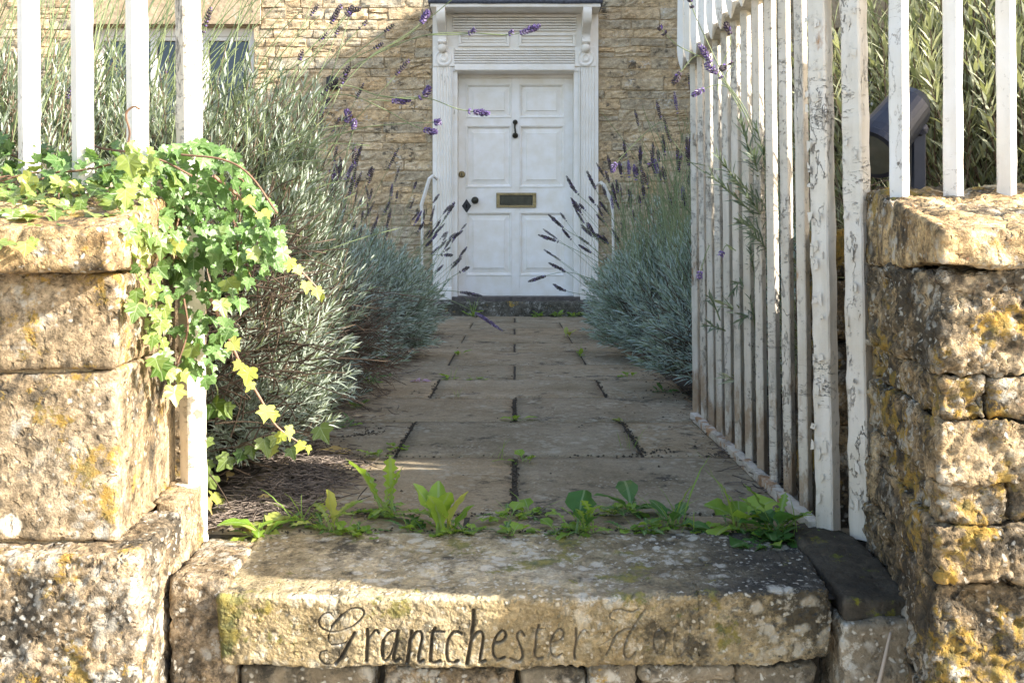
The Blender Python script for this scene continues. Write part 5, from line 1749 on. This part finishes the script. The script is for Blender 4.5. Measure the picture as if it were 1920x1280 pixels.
# fallen things
fp = P(788, 716, 1008 / 246)
pt = thing("fallen_flower", fp, "small pink fallen flower on the left side of the path", "flower")
for j in range(7):
    o = bpy.data.objects.new("petal", wleaf('o', j % 3, 'petal', .8))
    COL.objects.link(o); o.parent = pt
    a = j * .9
    o.matrix_basis = frame_mat((.006 * math.cos(a), .006 * math.sin(a), .002), (math.cos(a), math.sin(a) * .6, .45), (-math.cos(a) * .4, -math.sin(a) * .4, 1), .042)
lf = P(627, 850, 1008 / 380)
fl2 = thing("fallen_leaf", (lf[0], lf[1], .004), "pale yellow spotted leaf lying at the left edge of the path", "leaf")
o = bpy.data.objects.new("blade", wleaf('o', 1, 'dry_leaf', .4)); COL.objects.link(o); o.parent = fl2
o.matrix_basis = frame_mat((-.05, 0, .006), (1, .05, .08), (0, -.25, 1), .105)
for i, (x, y) in enumerate(((398, 968), (425, 905), (520, 940), (470, 1002))):
    q = P(x, y, 1008 / (y - 470))
    t_ = thing("dry_leaf", (q[0], q[1], .0), ("curled tan leaf standing against the left gate post foot", "brown leaf in the litter below the ground ivy", "small brown leaf amid the dark mulch", "brown dry leaf tucked under the pale weed")[i], "leaf")
    o = bpy.data.objects.new("blade", wleaf('o', i % 3, 'dry_leaf', .8)); COL.objects.link(o); o.parent = t_
    o.matrix_basis = frame_mat((0, 0, .004), (rgi.normal(0, .5), rgi.normal(0, .3), .9 if i == 0 else .2), (.2, -.8, .5), .05)
q = P(1640, 1310, 1.47)
dw = thing("dead_stem", q, "bent pale dead stem leaning in the corner beside the right pier", "stem")
part("stem", *tube(spline([P(1640, 1310, 1.47), P(1655, 1250, 1.48), P(1664, 1210, 1.49), P(1670, 1185, 1.50)], 5), np.linspace(.0032, .0022, 16), 6), plain('dead stem', (.38, .31, .24), .8), dw, smooth=True)

# litter: dry twigs, soil crumbs (nobody could count them)
rg = np.random.default_rng(5)
n = 2600
side = rg.random(n) < .8
x = np.where(side, rg.normal(-.53, .07, n), rg.normal(.66, .06, n))
y = np.where(rg.random(n) < .62, rg.uniform(1.93, 2.7, n), rg.uniform(2.0, 6.5, n))
x = np.where(side & (y > 2.55), x - .06, x)
keep = (x > -.64 - .4 * (y > 2.2)) & ~((x > .56) & (y < 2.2))
x, y = x[keep], y[keep]; n = len(x)
zz = rg.uniform(.002, .012, n)
a = rg.normal(0, 1.0, n)
L = rg.uniform(.012, .08, n)
d = np.stack([np.cos(a), np.sin(a) * .8, rg.normal(0, .22, n)], 1)
b = np.stack([x, y, zz], 1)
t = np.linspace(0, 1, 4)[None, :, None]
bend = rg.normal(0, .006, (n, 1, 3)) * np.array([1, 1, .3])
pth = b[:, None] + d[:, None] * L[:, None, None] * (t - .5) + bend * np.sin(t * math.pi)
pth[..., 2] = np.maximum(pth[..., 2], .0015)
V, Q = tubes_np(pth, .0016, .0008)
lit = thing("twig_litter", (0, 0, 0), "grey brown dry twig litter along the left edge of the path", "litter", kind="stuff")
mesh_qt("twigs", V, Q, np.zeros((0, 3), int), M['dead'], lit, "stuff")
# crumbs
def crumbs(pts, rad, mat, name, lab):
    n = len(pts)
    oct_ = np.array([(1, 0, 0), (-1, 0, 0), (0, 1, 0), (0, -1, 0), (0, 0, .7), (0, 0, -.7)])
    V = pts[:, None] + oct_[None] * rad[:, None, None] * rg.uniform(.6, 1.3, (n, 6, 1))
    T = np.array([(0, 2, 4), (2, 1, 4), (1, 3, 4), (3, 0, 4), (2, 0, 5), (1, 2, 5), (3, 1, 5), (0, 3, 5)])
    F = (np.arange(n)[:, None, None] * 6 + T[None]).reshape(-1, 3)
    o = part(name, V.reshape(-1, 3), F, mat)
    tag(o, lab, "soil", kind="stuff")


pc = []
for (x0, y0, x1, y1, nn_, sp_) in ((-.001, 2.05, .001, 2.6, 160, .005), (-.325, 2.64, -.325, 3.14, 120, .005), (.352, 2.64, .352, 3.14, 120, .006), (0, 3.16, 0, 3.66, 90, .004), (-.325, 3.68, -.325, 4.16, 60, .005), (.352, 3.68, .352, 4.16, 60, .004), (-.66, 2.615, .66, 2.615, 90, .004), (-.6, 1.92, .6, 1.92, 120, .007), (.33, 2.64, .44, 2.70, 50, .012), (-.62, 2.65, -.40, 3.1, 60, .03), (-.5, 2.9, -.42, 2.95, 80, .012), (-.6, 2.04, .6, 2.04, 120, .004), (-.60, 2.0, -.45, 2.6, 900, .05), (.6, 2.6, .7, 6.5, 400, .05), (-.72, 2.8, -.58, 6.8, 700, .05)):
    t = rg.random(nn_)
    pc.append(np.stack([x0 + (x1 - x0) * t + rg.normal(0, sp_, nn_), y0 + (y1 - y0) * t + rg.normal(0, sp_, nn_), rg.uniform(-.001, .003, nn_)], 1))
sc_ = np.stack([rg.uniform(-.6, .6, 160), rg.uniform(2.0, 6.5, 160), np.full(160, .001)], 1)
pc.append(sc_)
pc = np.concatenate(pc)
crumbs(pc, np.abs(rg.normal(.0022, .0014, len(pc))) + .0008, M['joint'], "soil_crumbs", "dark soil crumbs gathered in the paving joints")
